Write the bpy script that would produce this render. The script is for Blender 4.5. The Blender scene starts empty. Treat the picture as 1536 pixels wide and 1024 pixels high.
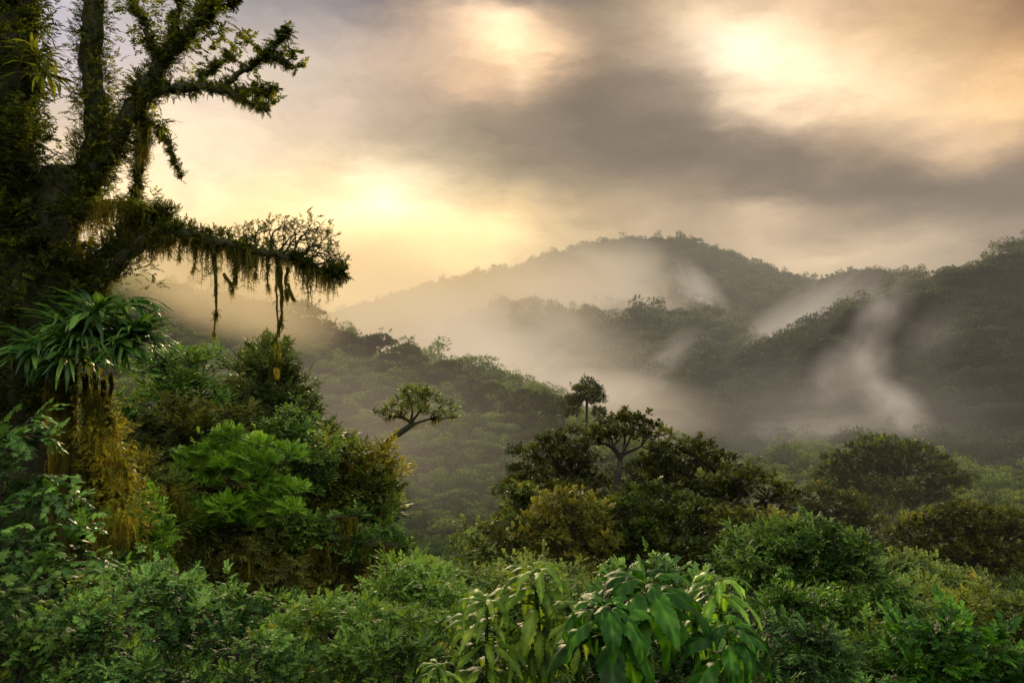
import bpy, math, random
import numpy as np
random.seed(7)
R = np.random.RandomState(11)
F = 1150.0
def P(px, py, Y):
    return np.array([(px - 768.0) / F * Y, Y, (512.0 - py) / F * Y])
def vec(*a): return np.array(a, float)
def lin(c):
    c = np.array(c, float) / 255.0
    return np.where(c <= 0.04045, c / 12.92, ((c + 0.055) / 1.055) ** 2.4)

scene = bpy.context.scene
COL = scene.collection

# ------------------------------------------------------------------ mesh builder
class MB:
    def __init__(s):
        s.V = []; s.Q = []; s.T = []; s.A = []; s.n = 0
    def add(s, v, q=None, t=None, a=0.5):
        v = np.asarray(v, np.float32).reshape(-1, 3)
        s.V.append(v)
        if q is not None and len(q): s.Q.append(np.asarray(q, np.int64).reshape(-1, 4) + s.n)
        if t is not None and len(t): s.T.append(np.asarray(t, np.int64).reshape(-1, 3) + s.n)
        aa = np.asarray(a, np.float32)
        s.A.append(np.full(len(v), aa) if aa.ndim == 0 else aa)
        s.n += len(v)
    def stamp(s, tm, pos, yd, zh, sc, tint):
        N = len(pos)
        if N == 0: return
        tv, tq, tt, ta = tm
        yd = yd / np.maximum(np.linalg.norm(yd, axis=1, keepdims=True), 1e-6)
        x = np.cross(yd, zh); nx = np.linalg.norm(x, axis=1, keepdims=True)
        x = np.where(nx < 1e-3, np.array([[1., 0, 0]]), x / np.maximum(nx, 1e-6))
        z = np.cross(x, yd)
        sc = np.asarray(sc, float).reshape(-1, 1, 1)
        v = (x[:, None, :] * tv[None, :, 0:1] + yd[:, None, :] * tv[None, :, 1:2] + z[:, None, :] * tv[None, :, 2:3]) * sc + pos[:, None, :]
        n = len(tv); off = (np.arange(N) * n)[:, None, None]
        q = (tq[None] + off).reshape(-1, 4) if len(tq) else None
        t = (tt[None] + off).reshape(-1, 3) if len(tt) else None
        a = np.clip(np.asarray(tint).reshape(-1, 1) + ta[None, :], 0, 1).reshape(-1)
        s.add(v.reshape(-1, 3), q, t, a)
    def tube(s, pts, rad, sides=8, a=0.5, bump=0.0):
        pts = np.asarray(pts, float); n = len(pts)
        rad = np.full(n, rad) if np.ndim(rad) == 0 else np.asarray(rad, float)
        tan = np.gradient(pts, axis=0); tan /= np.maximum(np.linalg.norm(tan, axis=1, keepdims=True), 1e-9)
        u = np.cross(tan[0], [0.3, 0.9, 0.2]); u /= np.linalg.norm(u)
        vs = []
        ang = np.arange(sides) * 2 * math.pi / sides
        for i in range(n):
            u = u - tan[i] * np.dot(u, tan[i]); u /= max(np.linalg.norm(u), 1e-9)
            w = np.cross(tan[i], u)
            r = rad[i] * (1 + bump * (R.rand(sides) - 0.5) * 2)
            vs.append(pts[i] + np.cos(ang)[:, None] * u * r[:, None] + np.sin(ang)[:, None] * w * r[:, None])
        q = []
        for i in range(n - 1):
            for k in range(sides):
                k2 = (k + 1) % sides
                q.append((i * sides + k, i * sides + k2, (i + 1) * sides + k2, (i + 1) * sides + k))
        vs = np.concatenate(vs); vs = np.vstack([vs, pts[-1:] + tan[-1] * rad[-1]])
        t = [((n - 1) * sides + k, (n - 1) * sides + (k + 1) % sides, n * sides) for k in range(sides)]
        s.add(vs, q, t, a)
    def build(s, name, mat, parent=None, smooth=False, origin=None):
        V = np.concatenate(s.V) if s.V else np.zeros((0, 3), np.float32)
        if origin is not None: V = V - np.asarray(origin, np.float32)
        Q = np.concatenate(s.Q) if s.Q else np.zeros((0, 4), np.int64)
        T = np.concatenate(s.T) if s.T else np.zeros((0, 3), np.int64)
        me = bpy.data.meshes.new(name)
        me.vertices.add(len(V)); me.vertices.foreach_set('co', V.astype(np.float32).ravel())
        lv = np.concatenate([Q.ravel(), T.ravel()]).astype(np.int32)
        me.loops.add(len(lv)); me.loops.foreach_set('vertex_index', lv)
        me.polygons.add(len(Q) + len(T))
        st = np.concatenate([np.arange(len(Q)) * 4, len(Q) * 4 + np.arange(len(T)) * 3]).astype(np.int32)
        me.polygons.foreach_set('loop_start', st)
        if smooth: me.polygons.foreach_set('use_smooth', np.ones(len(st), bool))
        at = me.attributes.new('v', 'FLOAT', 'POINT'); at.data.foreach_set('value', np.concatenate(s.A).astype(np.float32))
        me.update(calc_edges=True)
        if mat: me.materials.append(mat)
        o = bpy.data.objects.new(name, me)
        if parent is not False:
            COL.objects.link(o)
        if parent:
            o.parent = parent
        return o

def merge_t(items):
    V = []; Q = []; T = []; A = []; n = 0
    for v, q, t, a in items:
        V.append(v); A.append(a)
        if len(q): Q.append(q + n)
        if len(t): T.append(t + n)
        n += len(v)
    return (np.concatenate(V), np.concatenate(Q) if Q else np.zeros((0, 4), int),
            np.concatenate(T) if T else np.zeros((0, 3), int), np.concatenate(A))
def xf(tm, pos, yd, zh, s, da=0.0):
    tv, tq, tt, ta = tm
    yd = np.array(yd, float); yd /= np.linalg.norm(yd)
    x = np.cross(yd, zh); x /= max(np.linalg.norm(x), 1e-6); z = np.cross(x, yd)
    v = (tv[:, 0:1] * x + tv[:, 1:2] * yd + tv[:, 2:3] * z) * s + np.array(pos, float)
    return (v, tq, tt, ta + da)

# ------------------------------------------------------------------ leaf templates (leaf length 1 along +Y, face +Z)
def leaf(nu=4, half=1, width=0.5, droop=0.5, fold=0.15, peak=0.42, serr=0.0, vein=0.0, wav=0.0):
    """arched leaf blade with a folded midrib"""
    t = np.linspace(0, 1, nu + 1)
    ang = droop * t
    ds = 1.0 / nu
    y = np.concatenate([[0], np.cumsum(np.cos(ang[:-1]) * ds)]); z = np.concatenate([[0], -np.cumsum(np.sin(ang[:-1]) * ds)])
    p = math.log(0.5) / math.log(peak)
    w = 0.5 * width * np.sin(math.pi * np.clip(t, 0.0, 1.0) ** p) ** 0.85 + 0.004
    w = np.where(t < 0.04, width * 0.06, w)
    cols = np.linspace(-1, 1, 2 * half + 1)
    V = []; AT = []
    for i in range(nu + 1):
        ny, nz = math.sin(ang[i]), math.cos(ang[i])
        for c in cols:
            ww = w[i]
            if serr and abs(c) == 1: ww *= 1 + serr * (1 if i % 2 else -1)
            h = -fold * abs(c) * ww * 2 + fold * ww
            if vein: h += vein * math.sin((t[i] * 26 - abs(c) * 5)) * abs(c) ** 0.5 * (1 - abs(c) * 0.3)
            if wav: h += wav * math.sin(t[i] * 11 + (2 if c > 0 else 0)) * abs(c) * ww
            yy = y[i] - (abs(c) ** 1.3) * 0.0
            V.append((c * ww, yy + ny * h, z[i] + nz * h)); AT.append(0 if not vein else (.10 * math.sin(t[i] * 26 - abs(c) * 5) + (.22 if c == 0 else 0) - .05 * abs(c)))
    m = len(cols); Q = []
    for i in range(nu):
        for k in range(m - 1):
            a = i * m + k
            Q.append((a, a + 1, a + m + 1, a + m))
    return (np.array(V), np.array(Q), np.zeros((0, 3), int), np.array(AT))
def diamond(width=0.5, fold=0.12):
    V = np.array([(0, 0, 0), (width / 2, 0.45, -fold), (0, 1, -0.12), (-width / 2, 0.45, -fold), (0, 0.45, 0.02)], float)
    return (V, np.zeros((0, 4), int), np.array([(0, 1, 4), (4, 1, 2), (0, 4, 3), (4, 2, 3)]), np.zeros(5))
def card(width=0.6):
    V = np.array([(0, 0, 0), (width / 2, 0.5, 0.03), (0, 1, -0.1), (-width / 2, 0.5, -0.05)], float)
    return (V, np.array([(0, 1, 2, 3)]), np.zeros((0, 3), int), np.zeros(4))
def lobed():
    a = [(-.05, 0), (-.42, -.12), (-.30, .12), (-.62, .32), (-.30, .40), (-.34, .72), (-.14, .62), (0, 1.0), (.14, .62), (.34, .72), (.30, .40), (.62, .32), (.30, .12), (.42, -.12), (.05, 0)]
    V = [(0, .3, .06)] + [(x * 0.95, y, -0.28 * abs(x) - 0.16 * max(0, y - .3)) for x, y in a]
    T = [(0, i + 1, i) for i in range(1, len(a))]
    return (np.array(V), np.zeros((0, 4), int), np.array(T), np.zeros(len(V)))
def stem_t(L, w=0.03):
    V = np.array([(-w, 0, 0), (w, 0, 0), (w * .4, L, 0), (-w * .4, L, 0), (0, 0, -w), (0, L, -w)], float)
    return (V, np.array([(0, 1, 2, 3), (0, 4, 5, 3), (4, 1, 2, 5)]), np.zeros((0, 3), int), np.full(6, -0.5))
def sprig(lf, n=9, L=2.0, spread=1.0, droop=0.3, rs=0, stem=True, flat=0.5):
    r = np.random.RandomState(rs); it = []
    for i in range(n):
        t = (i + 0.6) / n; side = 1 if i % 2 else -1
        ang = spread * (1.15 - 0.75 * t) * side + r.uniform(-.25, .25)
        if i == n - 1: ang = r.uniform(-.2, .2)
        d = (math.sin(ang), math.cos(ang), r.uniform(-.35, .35) * flat * 2 - droop * 0.4)
        up = (r.uniform(-.4, .4), r.uniform(-.3, .1), 1)
        it.append(xf(lf, (0, t * L, -droop * t * t * L * 0.5), d, up, r.uniform(.7, 1.1) * (1.05 - 0.25 * t), r.uniform(-.13, .13)))
    if stem: it.append(stem_t(L))
    return merge_t(it)
def frond(n=11, L=4.0, droop=0.5, rs=0, lf=None):
    """fern frond: leaflets in pairs shrinking towards the tip"""
    r = np.random.RandomState(rs); it = []
    lf = lf or diamond(0.34, .05)
    for i in range(n):
        t = (i + 0.7) / n; z = -droop * t * t * L * 0.5
        s = math.sin(math.pi * min(1, (t * 0.86 + 0.14))) ** 0.7 * 1.15 + 0.15
        for sd in (-1, 1):
            it.append(xf(lf, (0, t * L, z), (sd * 1, 0.5 + t * .4, -.12 + r.uniform(-.15, .15)), (0, 0, 1), s * r.uniform(.85, 1.1), r.uniform(-.1, .1)))
    it.append(stem_t(L, 0.025))
    return merge_t(it)
def moss_tuft(n=6, rs=0, seg=5, w=0.012, barbs=True):
    """strands hanging along -Z, longest has length 1"""
    r = np.random.RandomState(rs); it = []
    for i in range(n):
        L = r.uniform(.35, 1) if i else 1.0
        x, y = r.uniform(-.13, .13, 2); V = []; a = r.uniform(0, 3.14)
        p = [x, y, 0.02]
        dx, dy = math.cos(a), math.sin(a)
        for k in range(seg + 1):
            ww = w * (1 - 0.8 * k / seg) * r.uniform(.7, 1.5)
            V += [(p[0] - dx * ww, p[1] - dy * ww, p[2]), (p[0] + dx * ww, p[1] + dy * ww, p[2])]
            p = [p[0] + r.uniform(-.03, .03), p[1] + r.uniform(-.03, .03), p[2] - L / seg * r.uniform(.7, 1.1)]
        Q = [(2 * k, 2 * k + 1, 2 * k + 3, 2 * k + 2) for k in range(seg)]
        da = r.uniform(-.2, .2)
        it.append((np.array(V), np.array(Q), np.zeros((0, 3), int), np.full(len(V), da)))
        if barbs:
            VV = []; TT = []
            for k in range(int(12 * L) + 3):
                j = r.randint(0, seg); b = np.array(V[2 * j]); aa = r.uniform(0, 6.28); l = r.uniform(.04, .13)
                tip = b + np.array([math.cos(aa) * l, math.sin(aa) * l, -l * r.uniform(0, 1.2)])
                n0 = len(VV); VV += [b, b + np.array([0, 0, -w * 1.2]), tip]; TT.append((n0, n0 + 1, n0 + 2))
            it.append((np.array(VV), np.zeros((0, 4), int), np.array(TT), np.full(len(VV), da)))
    return merge_t(it)

L0 = leaf(5, 1, .5, .5, .15)
L0n = leaf(5, 1, .32, .6, .15)
SP_OVAL = [sprig(L0, 9, 2.1, rs=i) for i in range(3)]
SP_NARROW = [sprig(L0n, 11, 2.0, .9, .5, rs=i + 5) for i in range(3)]
DM = diamond(.5); DMn = diamond(.3)
SP_MID = [sprig(DM, 8, 1.9, rs=i + 10) for i in range(3)]
SP_MIDN = [sprig(DMn, 10, 2.0, .9, .2, rs=i + 15, flat=1) for i in range(3)]
SP_FAR = [sprig(card(.65), 7, 1.6, rs=i + 20, stem=False, flat=1) for i in range(3)]
FERN = [frond(rs=i, droop=.25 + .15 * i) for i in range(3)]
LOB = [sprig(lobed(), 5, 2.2, 1.1, .6, rs=i + 30) for i in range(3)]
MOSS = [moss_tuft(6, i, 7) for i in range(6)]
MOSSF = [moss_tuft(4, i + 9, 3, 0.03, False) for i in range(3)]
AREA = {'oval': .30 * 9, 'narrow': .2 * 11, 'mid': .25 * 8, 'midn': .15 * 10, 'far': .32 * 7, 'fern': .17 * 22 * .8, 'lob': .6 * 5}
KIND = {'oval': SP_OVAL, 'narrow': SP_NARROW, 'mid': SP_MID, 'midn': SP_MIDN, 'far': SP_FAR, 'fern': FERN, 'lob': LOB}

# ------------------------------------------------------------------ materials
def nt(mat):
    mat.use_nodes = True; t = mat.node_tree; t.nodes.clear(); return t
def ramp(t, pts, fac=None):
    n = t.nodes.new('ShaderNodeValToRGB'); e = n.color_ramp.elements
    while len(e) < len(pts): e.new(0.5)
    for i, (p, c) in enumerate(pts):
        e[i].position = p; e[i].color = (*c, 1)
    if fac is not None: t.links.new(fac, n.inputs[0])
    return n
def noise(t, scale, detail=3, co=None, rough=.6, dist=0):
    n = t.nodes.new('ShaderNodeTexNoise'); n.inputs['Scale'].default_value = scale
    n.inputs['Detail'].default_value = detail; n.inputs['Roughness'].default_value = rough
    n.inputs['Distortion'].default_value = dist
    if co is not None: t.links.new(co, n.inputs['Vector'])
    return n
def math_(t, op, a, b=None, c=None, clamp=False):
    n = t.nodes.new('ShaderNodeMath'); n.operation = op; n.use_clamp = clamp
    for i, x in enumerate((a, b, c)):
        if x is None: continue
        if isinstance(x, (int, float)): n.inputs[i].default_value = x
        else: t.links.new(x, n.inputs[i])
    return n.outputs[0]
def vmath(t, op, a, b=None):
    n = t.nodes.new('ShaderNodeVectorMath'); n.operation = op
    for i, x in enumerate((a, b)):
        if x is None: continue
        if isinstance(x, (tuple, list, np.ndarray)): n.inputs[i].default_value = tuple(float(k) for k in x)
        elif isinstance(x, (int, float)): n.inputs[i].default_value = (x, x, x)
        else: t.links.new(x, n.inputs[i])
    return n
def mixc(t, fac, a, b):
    n = t.nodes.new('ShaderNodeMix'); n.data_type = 'RGBA'
    for s, x in ((n.inputs[0], fac), (n.inputs[6], a), (n.inputs[7], b)):
        if isinstance(x, (int, float)): s.default_value = x
        elif isinstance(x, (tuple, list)): s.default_value = (*x, 1)
        else: t.links.new(x, s)
    return n.outputs[2]
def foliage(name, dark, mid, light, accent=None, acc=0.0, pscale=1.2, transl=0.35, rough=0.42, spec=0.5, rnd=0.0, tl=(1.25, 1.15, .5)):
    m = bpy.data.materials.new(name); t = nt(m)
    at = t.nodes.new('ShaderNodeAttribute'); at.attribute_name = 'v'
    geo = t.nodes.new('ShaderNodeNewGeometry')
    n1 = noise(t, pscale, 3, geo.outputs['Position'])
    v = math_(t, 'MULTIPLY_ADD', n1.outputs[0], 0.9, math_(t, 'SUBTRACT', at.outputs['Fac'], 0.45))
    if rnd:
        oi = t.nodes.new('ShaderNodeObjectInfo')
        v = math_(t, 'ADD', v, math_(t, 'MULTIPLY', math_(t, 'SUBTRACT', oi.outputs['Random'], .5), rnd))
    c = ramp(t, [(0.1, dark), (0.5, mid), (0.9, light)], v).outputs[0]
    if accent is not None:
        n2 = noise(t, pscale * 1.7, 2, vmath(t, 'ADD', geo.outputs['Position'], (37, 11, 5)).outputs[0])
        f = math_(t, 'MULTIPLY', math_(t, 'SUBTRACT', math_(t, 'ADD', n2.outputs[0], math_(t, 'MULTIPLY', at.outputs['Fac'], .35)), 1.02 - acc), 9, clamp=True)
        c = mixc(t, f, c, accent)
    if name in ('big_leaf', 'lime_leaf'):     # brown blotches and a fine mottled, puckered blade
        n3 = noise(t, 38, 3, geo.outputs['Position']); n4 = noise(t, 130, 2, geo.outputs['Position'])
        c = mixc(t, math_(t, 'MULTIPLY', math_(t, 'SUBTRACT', n3.outputs[0], .66), 14, clamp=True), c, (.10, .075, .02))
        c = mixc(t, math_(t, 'MULTIPLY', n4.outputs[0], .45), c, dark)
    b = t.nodes.new('ShaderNodeBsdfPrincipled')
    if name in ('big_leaf', 'lime_leaf'):
        bp = t.nodes.new('ShaderNodeBump'); bp.inputs['Strength'].default_value = .5; bp.inputs['Distance'].default_value = .004
        t.links.new(n4.outputs[0], bp.inputs['Height']); t.links.new(bp.outputs[0], b.inputs['Normal'])
    t.links.new(c, b.inputs['Base Color']); b.inputs['Roughness'].default_value = rough
    b.inputs['Specular IOR Level'].default_value = spec
    tr = t.nodes.new('ShaderNodeBsdfTranslucent')
    t.links.new(vmath(t, 'MULTIPLY', c, tl).outputs[0], tr.inputs[0])
    mx = t.nodes.new('ShaderNodeMixShader'); mx.inputs[0].default_value = transl
    t.links.new(b.outputs[0], mx.inputs[1]); t.links.new(tr.outputs[0], mx.inputs[2])
    o = t.nodes.new('ShaderNodeOutputMaterial'); t.links.new(mx.outputs[0], o.inputs[0])
    return m
def bark(name, c1, c2, moss, scale=6, mossy=.5):
    m = bpy.data.materials.new(name); t = nt(m)
    geo = t.nodes.new('ShaderNodeNewGeometry')
    mp = t.nodes.new('ShaderNodeMapping'); mp.inputs['Scale'].default_value = (1, 1, .35); t.links.new(geo.outputs['Position'], mp.inputs[0])
    n1 = noise(t, scale * 3, 5, mp.outputs[0]); n2 = noise(t, scale, 4, geo.outputs['Position'])
    c = ramp(t, [(.35, c1), (.65, c2)], n1.outputs[0]).outputs[0]
    f = math_(t, 'MULTIPLY', math_(t, 'SUBTRACT', n2.outputs[0], 1 - mossy - .12), 6, clamp=True)
    c = mixc(t, f, c, moss)
    b = t.nodes.new('ShaderNodeBsdfPrincipled'); t.links.new(c, b.inputs['Base Color']); b.inputs['Roughness'].default_value = .9
    bp = t.nodes.new('ShaderNodeBump'); bp.inputs['Strength'].default_value = .8; bp.inputs['Distance'].default_value = .03
    t.links.new(n1.outputs[0], bp.inputs['Height']); t.links.new(bp.outputs[0], b.inputs['Normal'])
    o = t.nodes.new('ShaderNodeOutputMaterial'); t.links.new(b.outputs[0], o.inputs[0])
    return m
G = dict(
    gloss=foliage('ovate_leaf', (.004, .014, .003), (.024, .070, .013), (.17, .33, .07), (.28, .34, .04), .04, 1.6, .38, .62, .2),
    dark=foliage('dark_leaf', (.004, .013, .002), (.023, .060, .010), (.13, .24, .04), (.28, .30, .03), .07, 1.5, .38, .62, .18),
    olive=foliage('olive_leaf', (.014, .024, .004), (.065, .10, .014), (.19, .24, .03), (.36, .19, .02), .12, 1.1, .45, .55, .25),
    fern=foliage('fern_leaf', (.014, .045, .005), (.085, .20, .018), (.26, .48, .04), (.32, .34, .03), .05, 1.9, .45, .5, .3),
    yell=foliage('yellow_leaf', (.03, .036, .005), (.15, .15, .014), (.38, .34, .03), (.42, .20, .02), .12, 1.4, .55, .55, .25),
    amber=foliage('amber_leaf', (.02, .026, .006), (.07, .085, .014), (.20, .20, .028), (.34, .24, .025), .10, .6, .45, .55, .25),
    strap=foliage('strap_leaf', (.008, .03, .006), (.04, .11, .022), (.14, .26, .045), (.26, .26, .03), .08, 4, .42, .45, .3),
    lobe=foliage('lobed_leaf', (.012, .036, .006), (.06, .15, .025), (.20, .36, .065), (.3, .3, .05), .04, 2, .35, .5, .35),
    big=foliage('big_leaf', (.006, .028, .002), (.028, .11, .008), (.12, .32, .025), (.26, .36, .03), .07, 13, .42, .55, .2),
    lime=foliage('lime_leaf', (.03, .07, .008), (.12, .22, .022), (.30, .42, .06), (.42, .42, .04), .08, 12, .5, .55, .2),
    crown=foliage('crown_leaf', (.007, .011, .003), (.034, .046, .009), (.12, .135, .02), (.28, .18, .02), .07, .5, .4, .6, .2),
    epi=foliage('epiphyte_leaf', (.014, .022, .003), (.075, .10, .011), (.28, .30, .03), (.42, .28, .02), .12, 1.6, .62, .6, .15),
    moss=foliage('moss_strand', (.03, .03, .005), (.14, .125, .018), (.36, .30, .04), (.34, .19, .02), .08, 2.2, .5, .8, .1),
    gold=foliage('backlit_gold_moss', (.035, .04, .005), (.16, .145, .016), (.44, .36, .04), (.5, .26, .02), .10, 4, .55, .8, .1),  # copy of the moss strands with warm backlight put into the colour
    wood=foliage('forest_leaf', (.010, .022, .006), (.062, .105, .026), (.21, .28, .055), (.32, .28, .05), .04, .07, .35, .7, .2, rnd=.5),
    dim=foliage('shaded_slope_leaf', (.006, .012, .005), (.024, .038, .017), (.07, .09, .034), None, 0, .03, .2, .75, .15, rnd=.4),  # darker copy of the forest leaf, backlit shade put into its colour
    far=foliage('mountain_leaf', (.018, .03, .014), (.06, .08, .035), (.13, .155, .06), None, 0, .02, .25, .8, .1, rnd=.4),
)
BARK = bark('mossy_bark', (.003, .003, .002), (.012, .009, .004), (.022, .024, .004), 9, .55)
BARKD = bark('dark_bark', (.008, .006, .004), (.024, .018, .012), (.04, .04, .012), 4, .35)

# ------------------------------------------------------------------ tagging
def tag(o, label=None, cat=None, group=None, kind=None):
    if label: o['label'] = label
    if cat: o['category'] = cat
    if group: o['group'] = group
    if kind: o['kind'] = kind
    return o
def empty(name, loc, label, cat, group=None):
    o = bpy.data.objects.new(name, None); COL.objects.link(o); o.location = tuple(float(c) for c in loc)
    o.empty_display_size = .2
    return tag(o, label, cat, group)

# ------------------------------------------------------------------ terrain
def vnoise(x, y, seed=0):
    xi = np.floor(x).astype(int); yi = np.floor(y).astype(int); fx = x - xi; fy = y - yi
    fx = fx * fx * (3 - 2 * fx); fy = fy * fy * (3 - 2 * fy)
    def h(a, b):
        n = np.sin(a * 127.1 + b * 311.7 + seed * 74.7) * 43758.5453
        return n - np.floor(n)
    return (h(xi, yi) * (1 - fx) + h(xi + 1, yi) * fx) * (1 - fy) + (h(xi, yi + 1) * (1 - fx) + h(xi + 1, yi + 1) * fx) * fy
def fbm(x, y, s, seed=0, o=4):
    v = 0; a = .5
    for i in range(o):
        v = v + a * (vnoise(x / s, y / s, seed + i) - .5); s *= .5; a *= .5
    return v * 2
RIDGES = [  # crest points (px, py, Y), canopy height, flank slope, rounding
    ([(-700, 300, 190), (-100, 385, 175), (100, 400, 165), (240, 425, 155), (350, 460, 148), (450, 497, 142), (530, 525, 136), (600, 558, 132), (680, 585, 128), (760, 606, 124), (830, 622, 120), (880, 638, 118), (960, 680, 112), (1040, 760, 105)], 3.2, .40, 8),
    ([(1120, 640, 250), (1215, 535, 320), (1260, 500, 335), (1310, 465, 345), (1380, 445, 350), (1440, 430, 355), (1490, 400, 350), (1545, 385, 345), (1700, 330, 340), (2300, 250, 330)], 6, .42, 14),
    ([(1150, 740, 150), (1240, 690, 170), (1320, 668, 180), (1400, 684, 185), (1480, 705, 190), (1600, 690, 215)], 4, .5, 9),
    ([(1290, 830, 85), (1380, 800, 90), (1450, 790, 92), (1560, 800, 100), (1700, 760, 120)], 3, .5, 5),
    ([(800, 640, 400), (860, 570, 450), (900, 510, 480), (950, 474, 500), (1010, 463, 520), (1060, 480, 530), (1120, 530, 520), (1180, 600, 480)], 7, .5, 14),
    ([(420, 570, 1150), (560, 496, 1150), (620, 458, 1130), (680, 424, 1100), (750, 404, 1080), (795, 414, 1050), (850, 380, 1000), (920, 362, 950), (1000, 356, 920), (1080, 384, 930), (1150, 408, 950), (1220, 436, 960), (1320, 450, 980), (1500, 440, 1000), (1900, 430, 1000)], 8, .42, 30),
    ([(1000, 372, 900), (1030, 450, 820), (1100, 520, 720), (1160, 570, 640)], 7, .6, 20),
    ([(1225, 470, 640), (1245, 434, 640), (1285, 412, 640), (1340, 410, 640), (1390, 430, 640), (1440, 436, 620), (1560, 430, 600)], 7, .5, 16),
]
def ridge_h(x, y):
    out = np.full(np.shape(x), -1e9)
    for pts, can, sl, rd in RIDGES:
        W = np.array([P(*p) for p in pts]); W[:, 2] -= can
        for a, b in zip(W[:-1], W[1:]):
            ab = b[:2] - a[:2]; L2 = ab @ ab
            t = np.clip(((x - a[0]) * ab[0] + (y - a[1]) * ab[1]) / L2, 0, 1)
            dx = x - (a[0] + ab[0] * t); dy = y - (a[1] + ab[1] * t); d = np.sqrt(dx * dx + dy * dy)
            spur = 1 + .5 * fbm(x, y, rd * 7, 3, 3)
            z = a[2] + (b[2] - a[2]) * t - sl * spur * (np.sqrt(d * d + rd * rd) - rd)
            out = np.maximum(out, z)
    return out
def ground(x, y):
    x = np.asarray(x, float); y = np.asarray(y, float)
    b = np.interp(y, [-400, -60, -8, 0, 4, 7, 12, 20, 35, 60, 90, 150, 400, 1200, 3500], [60, 14, .2, -1.9, -2.5, -3.3, -5.2, -8.2, -13.8, -20.5, -26, -31, -38, -40, -30])
    b = b + fbm(x, y, 9, 1, 3) * np.clip(y / 30, .05, 2.0)
    b = b + np.clip(np.abs(x) - 60, 0, 2000) * .02
    r = ridge_h(x, y) + fbm(x, y, 40, 5, 4) * np.clip(y / 90, 0, 6) * .8
    k = np.clip(y / 60., .5, 6)
    return np.where(y > 30, np.logaddexp(b / k, r / k) * k, b)
def make_ground():
    az = np.radians(np.concatenate([np.arange(-180, -50, 5), np.linspace(-50, 50, 520), np.arange(55, 181, 5)]))
    rr = np.concatenate([[0.0], np.geomspace(.8, 1600, 520), np.geomspace(1700, 9000, 14)])
    A, RR = np.meshgrid(az, rr); X = RR * np.sin(A); Y = RR * np.cos(A)
    Z = ground(X, Y)
    Z = np.where(RR > 1700, Z * np.clip(1 - (RR - 1700) / 1500, .0, 1) - 20 * np.clip((RR - 1700) / 1500, 0, 1), Z)
    n, m = A.shape; i = np.arange(n - 1)[:, None] * m + np.arange(m - 1)[None]
    q = np.stack([i, i + m, i + m + 1, i + 1], -1).reshape(-1, 4)
    b = MB(); b.add(np.stack([X, Y, Z], -1).reshape(-1, 3), q)
    m_ = bpy.data.materials.new('forest_floor'); t = nt(m_)
    geo = t.nodes.new('ShaderNodeNewGeometry')
    n1 = noise(t, .25, 6, geo.outputs['Position']); n2 = noise(t, 5, 4, geo.outputs['Position'])
    c = ramp(t, [(.3, (.008, .012, .005)), (.5, (.02, .03, .01)), (.7, (.04, .045, .015))], math_(t, 'MULTIPLY_ADD', n1.outputs[0], .6, math_(t, 'MULTIPLY', n2.outputs[0], .4))).outputs[0]
    bs = t.nodes.new('ShaderNodeBsdfPrincipled'); t.links.new(c, bs.inputs['Base Color']); bs.inputs['Roughness'].default_value = 1.0; bs.inputs['Specular IOR Level'].default_value = 0.0
    o = t.nodes.new('ShaderNodeOutputMaterial'); t.links.new(bs.outputs[0], o.inputs[0])
    tag(b.build('ground', m_, smooth=True), kind='structure')
make_ground()

# ------------------------------------------------------------------ foliage placing
def rand_unit(n):
    v = R.normal(size=(n, 3)); return v / np.linalg.norm(v, axis=1, keepdims=True)
def clump(mb, c, r, kind, ls, cover=3.0, flat=.6, up=.45, low=-.25, tint=.5, tj=.22, droop=0.0):
    """a dome of leafy sprigs round centre c; radius r (m), leaf length ls (m)"""
    T = KIND[kind]; n = int(cover * 3.2 * r * r / (AREA[kind] * ls * ls)) + 3
    d = rand_unit(int(n * 1.6)); d = d[d[:, 2] > low + R.uniform(-.2, .2, len(d))][:n]; n = len(d)
    rad = r * (R.uniform(.55, 1.0, n) ** .6)
    lump = 1 + .28 * np.sin(d[:, 0] * 5 + c[0] * 9) * np.cos(d[:, 1] * 4 + c[2] * 7)
    p = c + d * (rad * lump)[:, None] * np.array([1, 1, flat])
    y = d * np.array([1, 1, .8]) + rand_unit(n) * .55; y[:, 2] += up - droop
    z = np.tile([0., 0, 1.], (n, 1)) + rand_unit(n) * .35 + d * .5
    y[:, 2] *= .8
    tn = tint + R.uniform(-tj, tj, n) + d[:, 2] * .14 - (1 - rad / r) * .3  # shade put into the tint: paler on top, darker inside the clump
    k = R.randint(0, len(T), n)
    lsz = ls * R.uniform(.75, 1.2, n)
    back = {'oval': 1.0, 'narrow': 1.0, 'mid': .9, 'midn': .9, 'far': .8, 'fern': 2.0, 'lob': 1.0}[kind]
    yn = y / np.linalg.norm(y, axis=1, keepdims=True)
    p = p - yn * (lsz * back)[:, None]
    for j in range(len(T)):
        s = k == j
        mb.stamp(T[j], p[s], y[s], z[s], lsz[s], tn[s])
def bez(a, b, c, d, n=8):
    t = np.linspace(0, 1, n + 1)[:, None]
    return (1 - t) ** 3 * a + 3 * (1 - t) ** 2 * t * b + 3 * (1 - t) * t * t * c + t ** 3 * d
def smooth_path(pts, n=5, jit=0.0):
    pts = np.asarray(pts, float)
    ext = np.vstack([2 * pts[0] - pts[1], pts, 2 * pts[-1] - pts[-2]]); out = []
    for i in range(1, len(ext) - 2):
        p0, p1, p2, p3 = ext[i - 1:i + 3]
        for t in np.arange(n) / n:
            out.append(.5 * (2 * p1 + (p2 - p0) * t + (2 * p0 - 5 * p1 + 4 * p2 - p3) * t * t + (3 * p1 - p0 - 3 * p2 + p3) * t ** 3))
    out.append(ext[-2]); out = np.array(out)
    if jit: out[1:-1] += R.normal(size=out[1:-1].shape) * jit
    return out
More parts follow.
